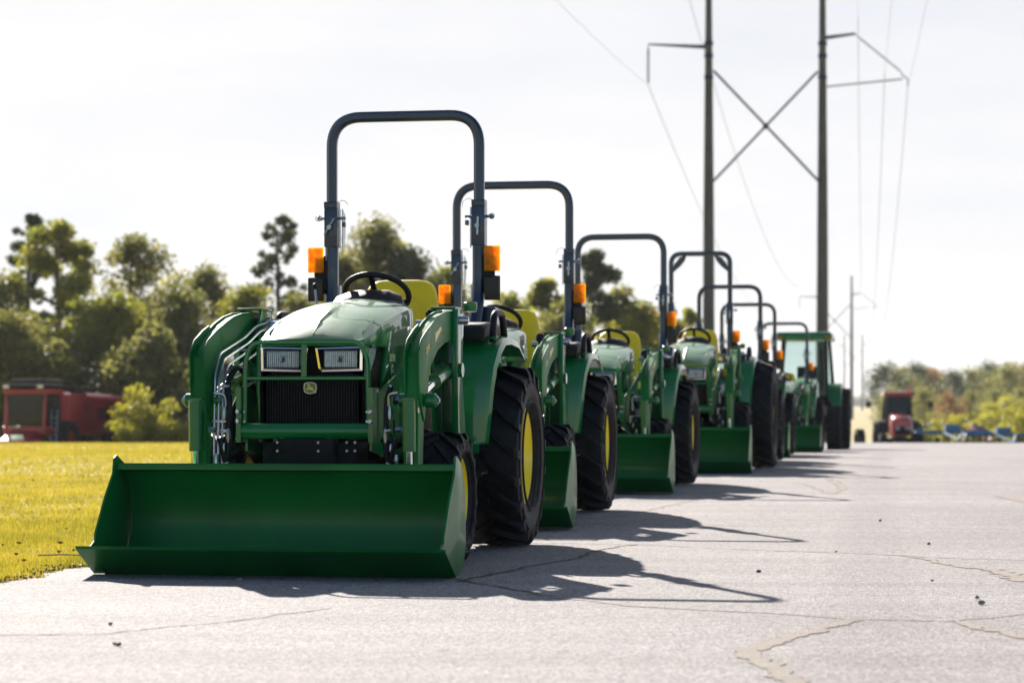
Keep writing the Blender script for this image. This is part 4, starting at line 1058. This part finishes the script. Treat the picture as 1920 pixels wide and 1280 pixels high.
# ------------------------------------------------------------------ combine harvester
def combine():
    root = empty('combine_harvester'); K = M['black']; Rd = M['red_old']
    b = MB(); b.prism([(-1.2, 1.1), (5.2, 1.1), (5.6, 2.0), (5.2, 2.9), (2.2, 3.2), (-1.0, 3.2)], 'y', -1.4, 1.4); body = b.build('body', Rd, root, bev=.05)
    p = MB(); p.bx(-.8, 1.9, -1.43, -1.405, 1.5, 2.9); p.bx(2.1, 4.8, -1.43, -1.405, 1.4, 2.6); p.build('side_panel', M['red'], body, bev=.02)
    gr = MB()
    for i in range(10): gr.bx(2.3+i*.22, 2.42+i*.22, -1.45, -1.432, 1.9, 2.5)
    gr.build('side_vents', K, body)
    c = MB()
    for x, y in ((-3.0, -1.0), (-1.25, -1.2), (-3.0, 1.0), (-1.25, 1.2)): c.tube([(x, y, 1.4), (x+(.15 if x < -2 else 0), y, 3.3)], .07, rect=(.16, .14), up=(0, 1, 0))
    c.bx(-3.1, -1.2, -1.15, 1.15, 1.2, 1.55); c.bx(-3.0, -1.2, -1.18, 1.18, 3.15, 3.38); cab = c.build('cab', Rd, root, bev=.03)
    g = MB(); g.bx(-2.92, -1.28, -1.06, -1.04, 1.55, 3.2); g.bx(-2.95, -2.93, -1.0, 1.0, 1.55, 3.2); g.build('cab_glass', M['glass_dark'], cab)
    r = MB(); r.bx(-3.2, -1.0, -1.2, 1.2, 3.40, 3.62); r.bx(-2.8, -.4, -.9, .9, 3.62, 3.85); r.build('roof', M['matte'], cab, bev=.06)
    for y in (-.9, .9):
        l = MB(); l.box((-3.2, y, 3.5), (.06, .3, .16)); l.build('roof_lamp', M['sticker'], cab, bev=.01)
    t_ = MB(); t_.tube([(.6, -1.5, 3.0), (4.6, -2.6, 2.85)], .21, 16); t_.build('unloading_auger', M['red'], root)
    e = MB(); e.tube([(4.55, -2.59, 2.85), (5.0, -2.7, 2.75)], .24, 16); e.build('auger_spout', K, root)
    hp = MB(); hp.prism([(.0, 3.2), (2.4, 3.2), (2.8, 3.5), (-.3, 3.5)], 'y', -1.3, 1.3); hp.build('grain_tank', M['matte'], root, bev=.02)
    for x, rr in ((-1.3, .92), (3.9, .62)):
        for s in (1, -1):
            w = MB(); w.lathe([(.2, .5*rr), (.22, .05), (.2, 0)], axis='y', n=24); w.lathe([(-.25, .5*rr), (.2, .5*rr)], axis='y', n=24)
            wo = w.build('wheel', M['red'], root); wo.location = (x, s*1.45, rr); wo.rotation_euler = (0, 0, 0 if s > 0 else math.pi)
            ty = tyre_mb(rr, .6, .5*rr, 18, .05).build('tyre', M['rubber'], wo, ang=30); ty.rotation_euler = (0, 0, R(90))
    f = MB(); f.prism([(-4.4, .3), (-2.4, 1.0), (-2.4, 1.6), (-4.4, .9)], 'y', -.7, .7); f.bx(-4.0, -3.6, -1.2, 1.2, .2, .9); f.build('feeder_header', Rd, root, bev=.02)
    ld = MB()
    for y in (-1.35, -1.05): ld.tube([(-2.4, y, .5), (-2.2, y, 2.4)], .025)
    for i in range(6): ld.tube([(-2.38+i*.03, -1.35, .6+i*.28), (-2.38+i*.03, -1.05, .6+i*.28)], .02)
    ld.build('ladder', M['steel'], root)
    m_ = MB(); m_.tube([(-3.0, -1.1, 2.9), (-3.5, -1.9, 2.9)], .03); m_.box((-3.5, -1.9, 2.7), (.1, .3, .5)); m_.build('mirror', K, root)
    return root
cb = combine(); cb.location = (-20.2, 106, gz(106)-.35); cb.rotation_euler = (0, 0, R(76)); cb.scale = (.88,)*3
tag(cb, 'faded red combine harvester with black roof parked in front of the trees at left', 'combine harvester')

# blue tillage implements behind the lot at right
def harrow(w, seed, col):
    root = empty('disc_harrow'); rr = random.Random(seed)
    f = MB(); f.tube([(-w/2, -.8, .95), (w/2, -.8, .95)], .08, rect=(.14, .14)); f.tube([(-w/2, .8, .95), (w/2, .8, .95)], .08, rect=(.14, .14))
    for i in range(5):
        x = -w/2+i*w/4; f.tube([(x, -.8, .95), (x, .8, .95)], .06, rect=(.12, .12))
    f.tube([(-.5, -.8, .95), (0, -2.4, .6)], .06); f.tube([(.5, -.8, .95), (0, -2.4, .6)], .06); f.bx(-.35, .35, -.3, .3, 1.0, 1.35)
    f.tube([(-w/2, 0, 1.0), (-w/2+.8, 0, 1.35)], .06); f.tube([(w/2, 0, 1.0), (w/2-.8, 0, 1.35)], .06)
    f.build('frame', col, root)
    for y in (-.9, .9):
        d = MB(); n = int(w/.28)
        for i in range(n):
            x = -w/2+.14+i*.28; d.lathe([(0, .28), (.03, .2), (.045, 0)], c=(x, y, .28), n=14)
        d.tube([(-w/2, y, .28), (w/2, y, .28)], .03); 
        for i in range(6): d.tube([(-w/2+.3+i*(w-.6)/5, y, .28), (-w/2+.3+i*(w-.6)/5, y*.9, .95)], .03)
        d.build('disc_gang', M['dark'], root)
    for s in (1, -1):
        t_ = MB(); t_.lathe([(-.1, .1), (-.12, .3), (-.08, .36), (.08, .36), (.12, .3), (.1, .1)], c=(s*.7, 0, .36), n=20); t_.build('transport_wheel', M['rubber'], root)
    return root
for i, (px, D, w, col, lab) in enumerate([(1785, 118, 3.6, M['blue'], 'blue disc harrow nearest the red tractor at far right'), (1880, 124, 4.0, M['blue'], 'blue disc harrow at the right edge beyond the lot'),
                          (1832, 132, 1.5, M['red'], 'red folded implement standing between the two blue disc harrows')]):
    h = harrow(w, i, col); h.location = ((px-960)/F_PX*D, D, gz(D)+.15); h.rotation_euler = (0, 0, R(5*i-4)); tag(h, lab, 'farm implement', 'implements beyond the lot')
    if i == 2: h.scale = (1, 1, 1.15)
tr = tyre_mb(.42, .34, .22, 16, .03).build('loose_tyre', M['rubber'], None, ang=30)
tr.location = ((1612-960)/F_PX*102, 102, gz(102)+.36); tr.rotation_euler = (0, 0, R(4)); tag(tr, 'black tyre standing on edge beyond the end of the tractor row', 'tyre')
for k, (px, D, s) in enumerate([(1740, 116, .5)]):
    pass

# ------------------------------------------------------------------ power poles and wires
def P3(px, py, D): return Vector(((px-960)/F_PX*D, D, CAM_H-(py-YH)/F_PX*D))
def h_frame(loc, gap=6.4, Ht=27, full=True):
    root = empty('power_pole', loc)
    for s in (-1, 1):
        p = MB(); p.tube([(s*gap/2, 0, 0), (s*gap/2, 0, Ht*.5), (s*gap/2, 0, Ht)], [.37, .30, .17], 20)
        po = p.build('pole', M['concrete'], root)
        b = MB()
        for z in (23.2, 22.5, 21.3, 15.4) if full else (22, 16):
            b.lathe([(z-.12, .02), (z-.1, .26), (z+.1, .26), (z+.12, .02)], c=(s*gap/2, 0, 0), axis='z', n=14)
        split_obj(b.build('pole_band', M['steelblue'], po))
    x = MB(); z0, z1 = 15.45, 21.65
    x.tube([(-gap/2+.25, -.2, z1), (gap/2-.25, -.2, z0)], .07, 8); x.tube([(gap/2-.25, .2, z1), (-gap/2+.25, .2, z0)], .07, 8); x.lathe([(-.25, .16), (.25, .16)], c=(0, 0, (z0+z1)/2), axis='y', n=8)
    x.build('cross_brace', M['steelblue'], root)
    a = MB(); a.tube([(-gap/2, 0, 23.0), (-gap/2-3.4, 0, 23.15)], [.12, .05], 8); a.tube([(gap/2, 0, 23.5), (gap/2+1.85, 0, 23.75)], [.12, .07], 8)
    split_obj(a.build('cross_arm', M['steelblue'], root))
    def string(p0, p1, n=14):
        i_ = MB(); p0, p1 = Vector(p0), Vector(p1); i_.tube([p0, p1], .025, 6)
        for k in range(n):
            c_ = p0.lerp(p1, .12+.8*k/(n-1)); d = (p1-p0).normalized()*.03; i_.tube([c_-d, c_+d], .09, 8)
        i_.build('insulator', M['insul'], root)
    string((-gap/2-3.4, 0, 23.1), (-gap/2-3.4, 0, 20.9)); string((gap/2+1.85, 0, 23.7), (gap/2+4.5, 0, 21.55))
    st = MB(); st.tube([(gap/2, 0, 20.75), (gap/2+4.5, 0, 21.2)], .05, 8); st.tube([(gap/2+4.4, 0, 21.5), (gap/2+4.8, 0, 21.2), (gap/2+4.8, 0, 20.8)], .04); st.build('post_insulator', M['wire'], root)
    return root
D1 = 136; X1 = (1435.5-960)/F_PX*D1
hf = h_frame((X1, D1, gz(D1))); tag(hf, 'tall twin concrete power pole with X brace behind the tractor row', 'power pole', 'power line structures')
far = [(1565, 455, 'thin distant twin power pole seen right of the near pole\'s base'), (1600, 860, 'faintest farthest twin power pole low on the horizon')]
def far_frame(loc, lab):
    o = copy_tree(hf); o.location = loc; tag(o, lab, 'power pole', 'power line structures'); return o
fl_ = []
for px, D, lab in far: fl_.append(far_frame(((px-960)/F_PX*D, D, gz(D)), lab))
def wire(a, b, sag, r, lab):
    a, b = Vector(a), Vector(b); pts = []
    for i in range(33):
        t_ = i/32; p = a.lerp(b, t_); p.z -= sag*4*t_*(1-t_); pts.append(p)
    o = MB().tube(pts, r, 6).build('power_line', M['wire']); tag(o, lab, 'power line', 'power lines')
dirv = (Vector(fl_[0].location)-Vector(hf.location)); dirv.z = 0; dirv.normalize()
bz = hf.location.z; fz = fl_[0].location.z
att = [(-6.6, 20.85, 'conductor hanging from the left insulator of the near pole'), (8.0, 20.75, 'conductor carried by the right strut insulator of the near pole'), (6.7, 21.6, 'middle of the right-hand bundle of wires'),
       (5.2, 24.6, 'overhead wire passing just right of the right pole\'s arm'), (-4.6, 26.8, 'upper left shield wire above the crossarm')]
for dx, z, lab in att:
    A = Vector((X1+dx, D1, bz+z)); Bq = Vector((fl_[0].location.x+dx, fl_[0].location.y, fz+z)); Cq = A - dirv*290; Cq.z = 24+z-20
    wire(A, Bq, 7.5, .02, lab+', far span'); wire(Cq, A, 6.0, .009, lab+', near span')

# ------------------------------------------------------------------ trees
def leaf_cloud(clumps, n, size, rs, flat=.8):
    """clumps: (x,y,z,r,weight). returns verts, quads"""
    C = np.array([c[:4] for c in clumps], float); w = np.array([c[4] if len(c) > 4 else c[3]**2 for c in clumps], float); w /= w.sum()
    idx = rs.choice(len(C), n, p=w); d = rs.normal(size=(n, 3)); d /= np.linalg.norm(d, axis=1)[:, None]
    rad = rs.random(n)**.45
    # ragged edge
    P = C[idx, :3] + d*(rad*C[idx, 3])[:, None]*np.array([1, 1, flat]) + rs.normal(size=(n, 3))*.06*C[idx, 3][:, None]
    a = rs.normal(size=(n, 3)); a /= np.linalg.norm(a, axis=1)[:, None]
    b = np.cross(a, rs.normal(size=(n, 3))); b /= np.linalg.norm(b, axis=1)[:, None]
    s = size*(0.5+rs.random(n))[:, None]/2
    V = np.stack([P-a*s, P-b*s*.6, P+a*s, P+b*s*.6], 1).reshape(-1, 3)
    return V, np.arange(4*n).reshape(-1, 4)
def make_tree(kind, H, Wd, seed, n, leafm, size):
    rs = np.random.default_rng(seed); rr = random.Random(seed); root = empty('pine_tree' if kind == 'pine' else 'broadleaf_tree' if kind != 'bush' else 'bush')
    tk = MB(); cl = []
    if kind == 'bush':
        for i in range(34):
            x = rr.gauss(0, .24)*Wd; r_ = rr.uniform(.10, .22)*min(Wd, H); z = r_*.6+rr.random()**.8*(H*rr.uniform(.6, 1)-r_*1.4)*max(.15, 1-1.1*abs(x)/Wd)
            cl.append((x, rr.uniform(-.35, .35)*Wd, z, r_))
        for i in range(5):
            c = cl[i]; tk.tube([(0, 0, 0), (c[0]*.5, c[1]*.5, c[2]*.5), c[:3]], [.05, .035, .01], 5)
    else:
        lean = rr.uniform(-.04, .04); th = .018*H
        stem = [(lean*H*t_+.15*math.sin(3*t_+seed), .1*math.sin(4*t_), H*t_) for t_ in (0, .25, .5, .75, .93)]
        tk.tube(stem, [th, th*.85, th*.65, th*.4, .03], 8)
        nb = {'pine': 38, 'loose': 36, 'dense': 40}[kind]; lo = {'pine': .42, 'loose': .35, 'dense': .18}[kind]
        for i in range(nb):
            t_ = lo + (1-lo)*(i+rr.random())/nb; a = rr.uniform(0, 6.28)
            env = {'pine': (1-((t_-lo)/(1-lo)))**.5*.8+.25, 'loose': math.sin(math.pi*min(1, (t_-lo)/(1-lo)*.8+.2))*.9+.15, 'dense': math.sin(math.pi*min(1, (t_-lo)/(1-lo)*.75+.22))*.95+.1}[kind]
            L = Wd/2*env*rr.uniform(.55, 1.05); z = H*t_*.97; sx = lean*H*t_
            e = (sx+math.cos(a)*L, math.sin(a)*L, z+L*rr.uniform(.0, .35))
            tk.tube([(sx, 0, z-L*.15), ((sx+e[0])/2, e[1]/2, z+L*.05), e], [th*.3, th*.18, .02], 5)
            r_ = {'pine': .10, 'loose': .125, 'dense': .215}[kind]*Wd*rr.uniform(.7, 1.2)
            cl.append((*e, r_)); cl.append(((sx+e[0]*1.2)/2.2, e[1]/2+rr.uniform(-.3, .3), z+rr.uniform(-.3, .4), r_*.75))
        cl.append((lean*H, 0, H*.97, .10*Wd))
    V, F_ = leaf_cloud(cl, n, size, rs)
    V[:, 2] = np.maximum(V[:, 2], .02)
    tk.build('trunk', M['bark'], root)
    me = np_mesh('crown', V, F_, leafm); o = bpy.data.objects.new('crown', me); COL.objects.link(o); o.parent = root
    return root
def put(o, px, D, label, cat='tree', group=None, sc_=1, rz=0):
    o.location = ((px-960)/F_PX*D, D, gz(D)-.1); o.scale = (sc_,)*3; o.rotation_euler = (0, 0, rz)
    return tag(o, label, cat, group)
GT = 'trees behind the lawn'
def top_h(py, D): return CAM_H-(py-YH)/F_PX*D - gz(D)
spec = [ # px, top y, width px, D, kind, leaf, count, label
 (42, 392, 95, 128, 'pine', L_PINE, 5000, 'tall dark narrow tree at the left edge above the combine'),
 (120, 408, 150, 124, 'loose', L_YG, 9000, 'tall yellow green tree with open flat top behind the combine'),
 (236, 438, 165, 126, 'loose', L_OLIVE, 5200, 'tall sparse tree with bare gaps in its crown right of the combine'),
 (-30, 520, 150, 122, 'dense', L_OLIVE, 9000, 'olive tree cut by the left edge of the picture'),
 (388, 500, 100, 130, 'dense', L_OLIVE, 6000, 'small topped tree above the nearest tractor\'s left loader arm'),
 (330, 548, 150, 118, 'dense', L_OLIVE, 9000, 'broad olive tree left of the nearest loader arm'),
 (455, 540, 130, 122, 'dense', L_YG, 8000, 'rounded light green tree between the loader arm and the hood'),
 (521, 398, 105, 126, 'pine', L_PINE, 4200, 'lone tall pine with thin crown left of the nearest roll bar'),
 (570, 560, 120, 116, 'dense', L_OLIVE, 7000, 'low olive tree at the foot of the lone pine'),
 (640, 470, 110, 124, 'dense', L_OLIVE, 7000, 'dense tree crossed by the nearest roll bar\'s left post'),
 (700, 420, 150, 128, 'dense', L_OLIVE, 11000, 'tallest dense tree framed inside the nearest roll bar'),
 (780, 462, 120, 126, 'dense', L_PINE, 9000, 'dark tree right of the tallest one inside the nearest roll bar'),
 (850, 500, 110, 128, 'dense', L_YG, 7000, 'yellowish tree between the first two roll bars'),
 (930, 590, 130, 130, 'dense', L_YG, 6000, 'low pale green tree behind the second tractor\'s steering wheel'),
 (1020, 520, 105, 130, 'loose', L_YG, 5500, 'light green tree inside the second roll bar'),
 (1112, 468, 135, 132, 'pine', L_PINE, 11000, 'dark pointed tree framed by the third roll bar'),
 (1165, 540, 90, 134, 'dense', L_OLIVE, 6000, 'olive tree at the right of the third roll bar'),
 (1225, 585, 80, 140, 'dense', L_RUST, 4500, 'small rust coloured tree behind the third tractor\'s right lamp'),
 (1285, 570, 70, 150, 'loose', L_YG, 3000, 'last small tree of the wood, seen through the fourth roll bar'),
 (965, 555, 110, 124, 'dense', L_YG, 7000, 'yellow green tree just left of the second roll bar\'s right post'),
 (1065, 560, 110, 126, 'dense', L_OLIVE, 7000, 'olive tree right of the second tractor\'s right lamp'),
 (1195, 575, 100, 128, 'dense', L_YG, 6500, 'pale tree above the third tractor\'s seat'),
 (1255, 600, 90, 130, 'dense', L_OLIVE, 5000, 'low olive tree between the third lamp and the fourth roll bar'),
 (20, 600, 170, 114, 'dense', L_OLIVE, 9000, 'wide dark tree close behind the combine cab'),
 (200, 560, 170, 117, 'dense', L_YG, 10000, 'yellow green tree rising behind the combine\'s grain tank'),
 (280, 620, 120, 112, 'dense', L_OLIVE, 8000, 'dark olive tree just right of the combine\'s auger'),
]
for i, (px, ty, wpx, D, kind, lm, n, lab) in enumerate(spec):
    H = top_h(ty, D)*1.0; Wd = wpx/F_PX*D
    put(make_tree(kind, H, Wd*(1.35 if kind != 'pine' else 1.15), 20+i, int(n*1.55), lm, .22 if kind != 'pine' else .18), px, D, lab, 'tree', GT)
# undergrowth along the wood's foot
bushes = [make_tree('bush', 4.6, 5.6, 70+i, 10000, [L_BUSH, L_OLIVE, L_YG][i % 3], .20) for i in range(3)]
bl = [(-20, 118, 1.0), (45, 118, 1.1), (110, 118, 1.2), (150, 117, 1.0), (278, 105, .72), (345, 112, .8), (215, 118, 1.1), (380, 110, 1.2), (440, 114, 1.1), (500, 110, 1.2), (560, 112, 1.1), (620, 108, 1.2), (680, 114, 1.2),
      (740, 110, 1.1), (800, 114, 1.2), (860, 112, 1.0), (920, 114, 1.2), (980, 116, 1.1), (1040, 116, 1.2), (1100, 118, 1.0), (1150, 120, 1.2), (1205, 122, 1.2), (1260, 126, 1.1)]
near = ['combine\'s front', 'combine\'s cab', 'combine\'s grain tank', 'combine\'s engine end', 'combine\'s auger spout', 'nearest bucket\'s left corner', 'combine\'s rear wheel', 'nearest tractor\'s left loader knee', 'nearest tractor\'s left arm', 'nearest hood\'s left edge', 'nearest tractor\'s lever',
        'nearest steering wheel', 'nearest seat\'s left edge', 'nearest seat\'s middle', 'nearest seat\'s right edge', 'nearest roll bar\'s right post', 'second steering wheel', 'second seat', 'second roll bar\'s right post', 'third hood\'s left edge', 'third steering wheel', 'third seat', 'third right lamp']
for i, ((px, D, s), nn) in enumerate(zip(bl, near)):
    o = bushes[i] if i < 3 else copy_tree(bushes[(0 if px in (278, 345) else i % 3)])
    put(o, px, D, 'leafy bush at the foot of the wood behind the '+nn, 'bush', 'undergrowth of the wood', s, rz=i*1.7)
# right-hand distant wood
rk = [make_tree(k, 9.5, w, 110+i, 5200, lm, .30) for i, (k, w, lm) in enumerate([('dense', 7.5, L_OLIVE), ('dense', 8, L_OLIVE), ('loose', 8, L_RUST), ('dense', 7, L_PINE)])]
rspec = [(1665, 1.02, 3), (1690, 1.0, 1), (1720, 1.05, 3), (1745, 1.0, 2), (1765, .95, 0), (1790, .92, 3), (1812, .98, 1), (1835, .95, 3), (1858, 1.08, 3), (1880, 1.0, 1), (1900, 1.06, 0), (1922, 1.05, 2), (1945, 1.1, 3),
         (1678, .8, 0), (1733, .8, 1), (1778, .72, 2), (1822, .75, 0), (1868, .8, 1), (1910, .8, 1)]
wh = ['leftmost tree of the distant right wood', 'tree of the right wood above the red tractor\'s roof', 'tree just right of the red tractor\'s beacon', 'russet tree right of the red tractor\'s mirror', 'first tree above the left blue harrow', 'second tree above the left blue harrow',
      'tree above the gap between the harrows', 'dark tree above the red implement', 'tall dark tree above the right harrow\'s left end', 'pale tree above the right harrow\'s middle', 'tree above the right harrow\'s right end', 'russet tree at the right picture edge', 'dark tree cut off by the right picture edge',
      'lower tree in front of the right wood behind the red tractor', 'lower tree in front of the wood right of the red tractor', 'low russet tree over the left blue harrow', 'low tree over the red implement', 'low tree over the right blue harrow', 'low tree near the right edge']
for i, (px, s, k) in enumerate(rspec):
    first = k not in [r[2] for r in rspec[:i]]
    o = rk[k] if first else copy_tree(rk[k])
    D = 310+((i*37) % 30) - (70 if i > 12 else 0)
    put(o, px, D, wh[i], 'tree', 'distant wood at right', s*(.84 if i < 13 else .66), rz=i*2.1)
rb = [(1725, 185, .6), (1765, 190, .62), (1805, 188, .7), (1845, 180, .75), (1885, 176, .85), (1925, 172, 1.05), (1865, 205, .95), (1905, 215, 1.1)]
rn = ['right of the red tractor', 'behind the left blue harrow\'s left end', 'behind the left blue harrow\'s right end', 'behind the red implement', 'behind the right blue harrow', 'at the right picture edge', 'taller, above the right harrow', 'tallest, below the dark trees at right']
for i, ((px, D, s), l) in enumerate(zip(rb, rn)):
    o = copy_tree(bushes[0]); put(o, px, D, 'yellow green bush '+l, 'bush', 'yellow bushes at right', s, rz=i)
# scrub strip under the distant wood
def scrub():
    rs = np.random.default_rng(9); cl = []
    for i in range(70):
        D = rs.uniform(230, 300); cl.append((((rs.uniform(1655, 2000))-960)/F_PX*D, D, gz(D)+rs.uniform(.3, 1.6), rs.uniform(1.0, 1.9)))
    V, F_ = leaf_cloud(cl, 16000, .4, rs); me = np_mesh('scrub', V, F_, L_BUSH); o = bpy.data.objects.new('scrub', me); COL.objects.link(o)
    tag(o, 'low yellow green scrub in front of the distant wood', 'scrub', kind='stuff')
scrub()
# far blue ridge
hv = []; hf_ = []
xs = np.linspace(-900, 1500, 120)
for i, x in enumerate(xs):
    h = 15+3.5*math.sin(x*.011)+2*math.sin(x*.037+1)+1.0*math.sin(x*.11)
    hv += [(x, 2300, -5), (x, 2300+h, h*.8), (x, 2420, h), (x, 2700, -5)]
for i in range(len(xs)-1):
    for k in range(3): hf_.append((4*i+k, 4*i+4+k, 4*i+5+k, 4*i+1+k))
me = bpy.data.meshes.new('hills'); me.from_pydata(hv, [], hf_); me.materials.append(L_OLIVE)
o = bpy.data.objects.new('hills', me); COL.objects.link(o); tag(o, kind='structure')

# ------------------------------------------------------------------ fallen leaves and litter
leafm = [mat('dry_leaf_%s' % n, c, .7, var=.3, vscale=30) for n, c in (('brown', (.13, .07, .03)), ('red', (.42, .09, .02)), ('tan', (.42, .33, .20)))]
def leaf(p, s, mi, rz, label, cat='leaf', name='fallen_leaf'):
    s = s*.48; b = MB(); n = 7; rr = random.Random(int(p[0]*997+p[1]*313))
    out = [(-.5, 0), (-.3, .22), (0, .33), (.25, .2), (.5, .02), (.25, -.22), (-.05, -.3), (-.32, -.18)]
    top = [b.bm.verts.new((x*s, y*s, .10*s*(abs(x)*1.6)+abs(y)*.5*s+.010)) for x, y in out]; c0 = b.bm.verts.new((0, 0, .004))
    for i in range(len(out)): b.face([top[i], top[(i+1) % len(out)], c0])
    o = b.build(name, leafm[mi]); sol = o.modifiers.new('thickness', 'SOLIDIFY'); sol.thickness = .0012
    o.location = p; o.rotation_euler = (rr.uniform(-.2, .2), rr.uniform(-.2, .2), rz); tag(o, label, cat, 'fallen leaves'); return o
known = [(450, 1092, .06, 2, 'pale dry leaf on asphalt in the shadow below the nearest bucket'), (930, 1100, .06, 2, 'tan leaf in the shadow right of the nearest bucket'), (1748, 1093, .035, 1, 'small reddish leaf on the sunlit asphalt at right'),
         (112, 1028, .09, 0, 'curled brown leaf on the lawn left of the bucket lip'), (110, 1046, .08, 1, 'orange red leaf on the lawn edge'), (35, 1028, .06, 0, 'small brown leaf on the lawn near the left picture edge'),
         (5, 1032, .07, 0, 'brown leaf cut by the left picture edge'), (45, 1062, .07, 1, 'reddish brown leaf at the lawn border'), (30, 1050, .07, 0, 'brown leaf lying between lawn edge leaves'), (138, 1042, .06, 0, 'brown leaf next to the orange red one'),
         (125, 1000, .05, 2, 'pale leaf on the lawn left of the bucket'), (60, 968, .05, 2, 'pale leaf upper left on the lawn'), (148, 962, .06, 2, 'pale leaf on the lawn beside the bucket side'), (40, 918, .07, 2, 'white looking leaf far left on the lawn'),
         (113, 900, .08, 2, 'light leaf in the middle distance of the lawn'), (62, 906, .08, 0, 'dark leaf in the middle distance of the lawn'), (187, 905, .08, 0, 'dark leaf on the lawn left of the bucket top'), (1568, 1038, .04, 2, 'pale fragment on the thin crack at right'), (1425, 905, .05, 2, 'tan leaf beside the third shadow')]
for i, (x, y, s, mi, lab) in enumerate(known):
    p = ground_pt(x, y); p.z += .004 if x > 250 else .022
    leaf(p, s, mi, i*1.3, lab)
st_m = mat('pebble_dark', (.07, .07, .07), .8, var=.3, vscale=60)
for i, (x, y, s, lab) in enumerate([(216, 1209, .007, 'dark pebble in the left foreground'), (222, 1211, .009, 'larger dark pebble in the left foreground'), (207, 1172, .008, 'tiny dark pebble above the foreground pair'), (1422, 1073, .010, 'dark stone on sunlit asphalt right of the shadow tip'),
                                   (1650, 977, .010, 'dark pebble far right on the asphalt'), (1741, 1021, .010, 'dark pebble at right above the crack'), (1840, 1133, .012, 'pale stone at lower right'), (1832, 1122, .009, 'smaller pale stone at lower right')]):
    p = ground_pt(x, y); b = MB(); b.sphere((0, 0, s*.6), (s*1.3, s, s*.7), 8)
    rr = random.Random(i)
    for v in b.bm.verts: v.co *= 1+rr.uniform(-.15, .15)
    o = b.build('pebble', M['crack'] if i > 5 else st_m); o.location = (p.x, p.y, p.z+.002); o.rotation_euler = (0, 0, i); tag(o, lab, 'pebble', 'pebbles on the asphalt')
sk = MB().tube([(0, 0, 0), (.12, .01, .004), (.3, -.005, .0)], .004, 6).build('straw_stalk', leafm[2]); p = ground_pt(70, 1052); sk.location = (p.x, p.y, .03); tag(sk, 'pale straw stalk lying on the lawn edge', 'straw')

# ------------------------------------------------------------------ haze
HZ = 0.00009
hb_ = MB(); hb_.bx(-1400, 1400, -30, 2750, -7, 48)
hm = bpy.data.materials.new('haze'); hm.use_nodes = True; nt = hm.node_tree; nt.nodes.remove(nt.nodes['Principled BSDF'])
pv = nt.nodes.new('ShaderNodeVolumePrincipled'); pv.inputs['Color'].default_value = (.93, .95, 1, 1); pv.inputs['Density'].default_value = HZ; pv.inputs['Anisotropy'].default_value = .3
nt.links.new(pv.outputs[0], nt.nodes['Material Output'].inputs['Volume'])
hz_ = hb_.build('haze', hm); tag(hz_, kind='stuff')

# dry litter gathered along the lawn edge
def litter():
    rs = np.random.default_rng(12); n = 2600
    D = rs.uniform(9.6, 20, n); off = np.abs(rs.normal(0, .05, n)); x = np.array([edge_w(d) for d in D]) - off + .035
    P = np.stack([x, D, rs.uniform(.002, .02, n)], 1); a = rs.normal(size=(n, 3)); a[:, 2] *= .5; a /= np.linalg.norm(a, axis=1)[:, None]
    b = np.cross(a, rs.normal(size=(n, 3))); b /= np.linalg.norm(b, axis=1)[:, None]; s_ = rs.uniform(.004, .013, n)[:, None]
    V = np.stack([P-a*s_, P-b*s_*.6, P+a*s_, P+b*s_*.6], 1).reshape(-1, 3); V[:, 2] = np.maximum(V[:, 2], .001)
    me = np_mesh('leaf_litter', V, np.arange(4*n).reshape(-1, 4), leafm[0]); o = bpy.data.objects.new('leaf_litter', me); COL.objects.link(o)
    tag(o, 'dark dry leaf crumbs gathered along the lawn edge', 'litter', kind='stuff')
litter()
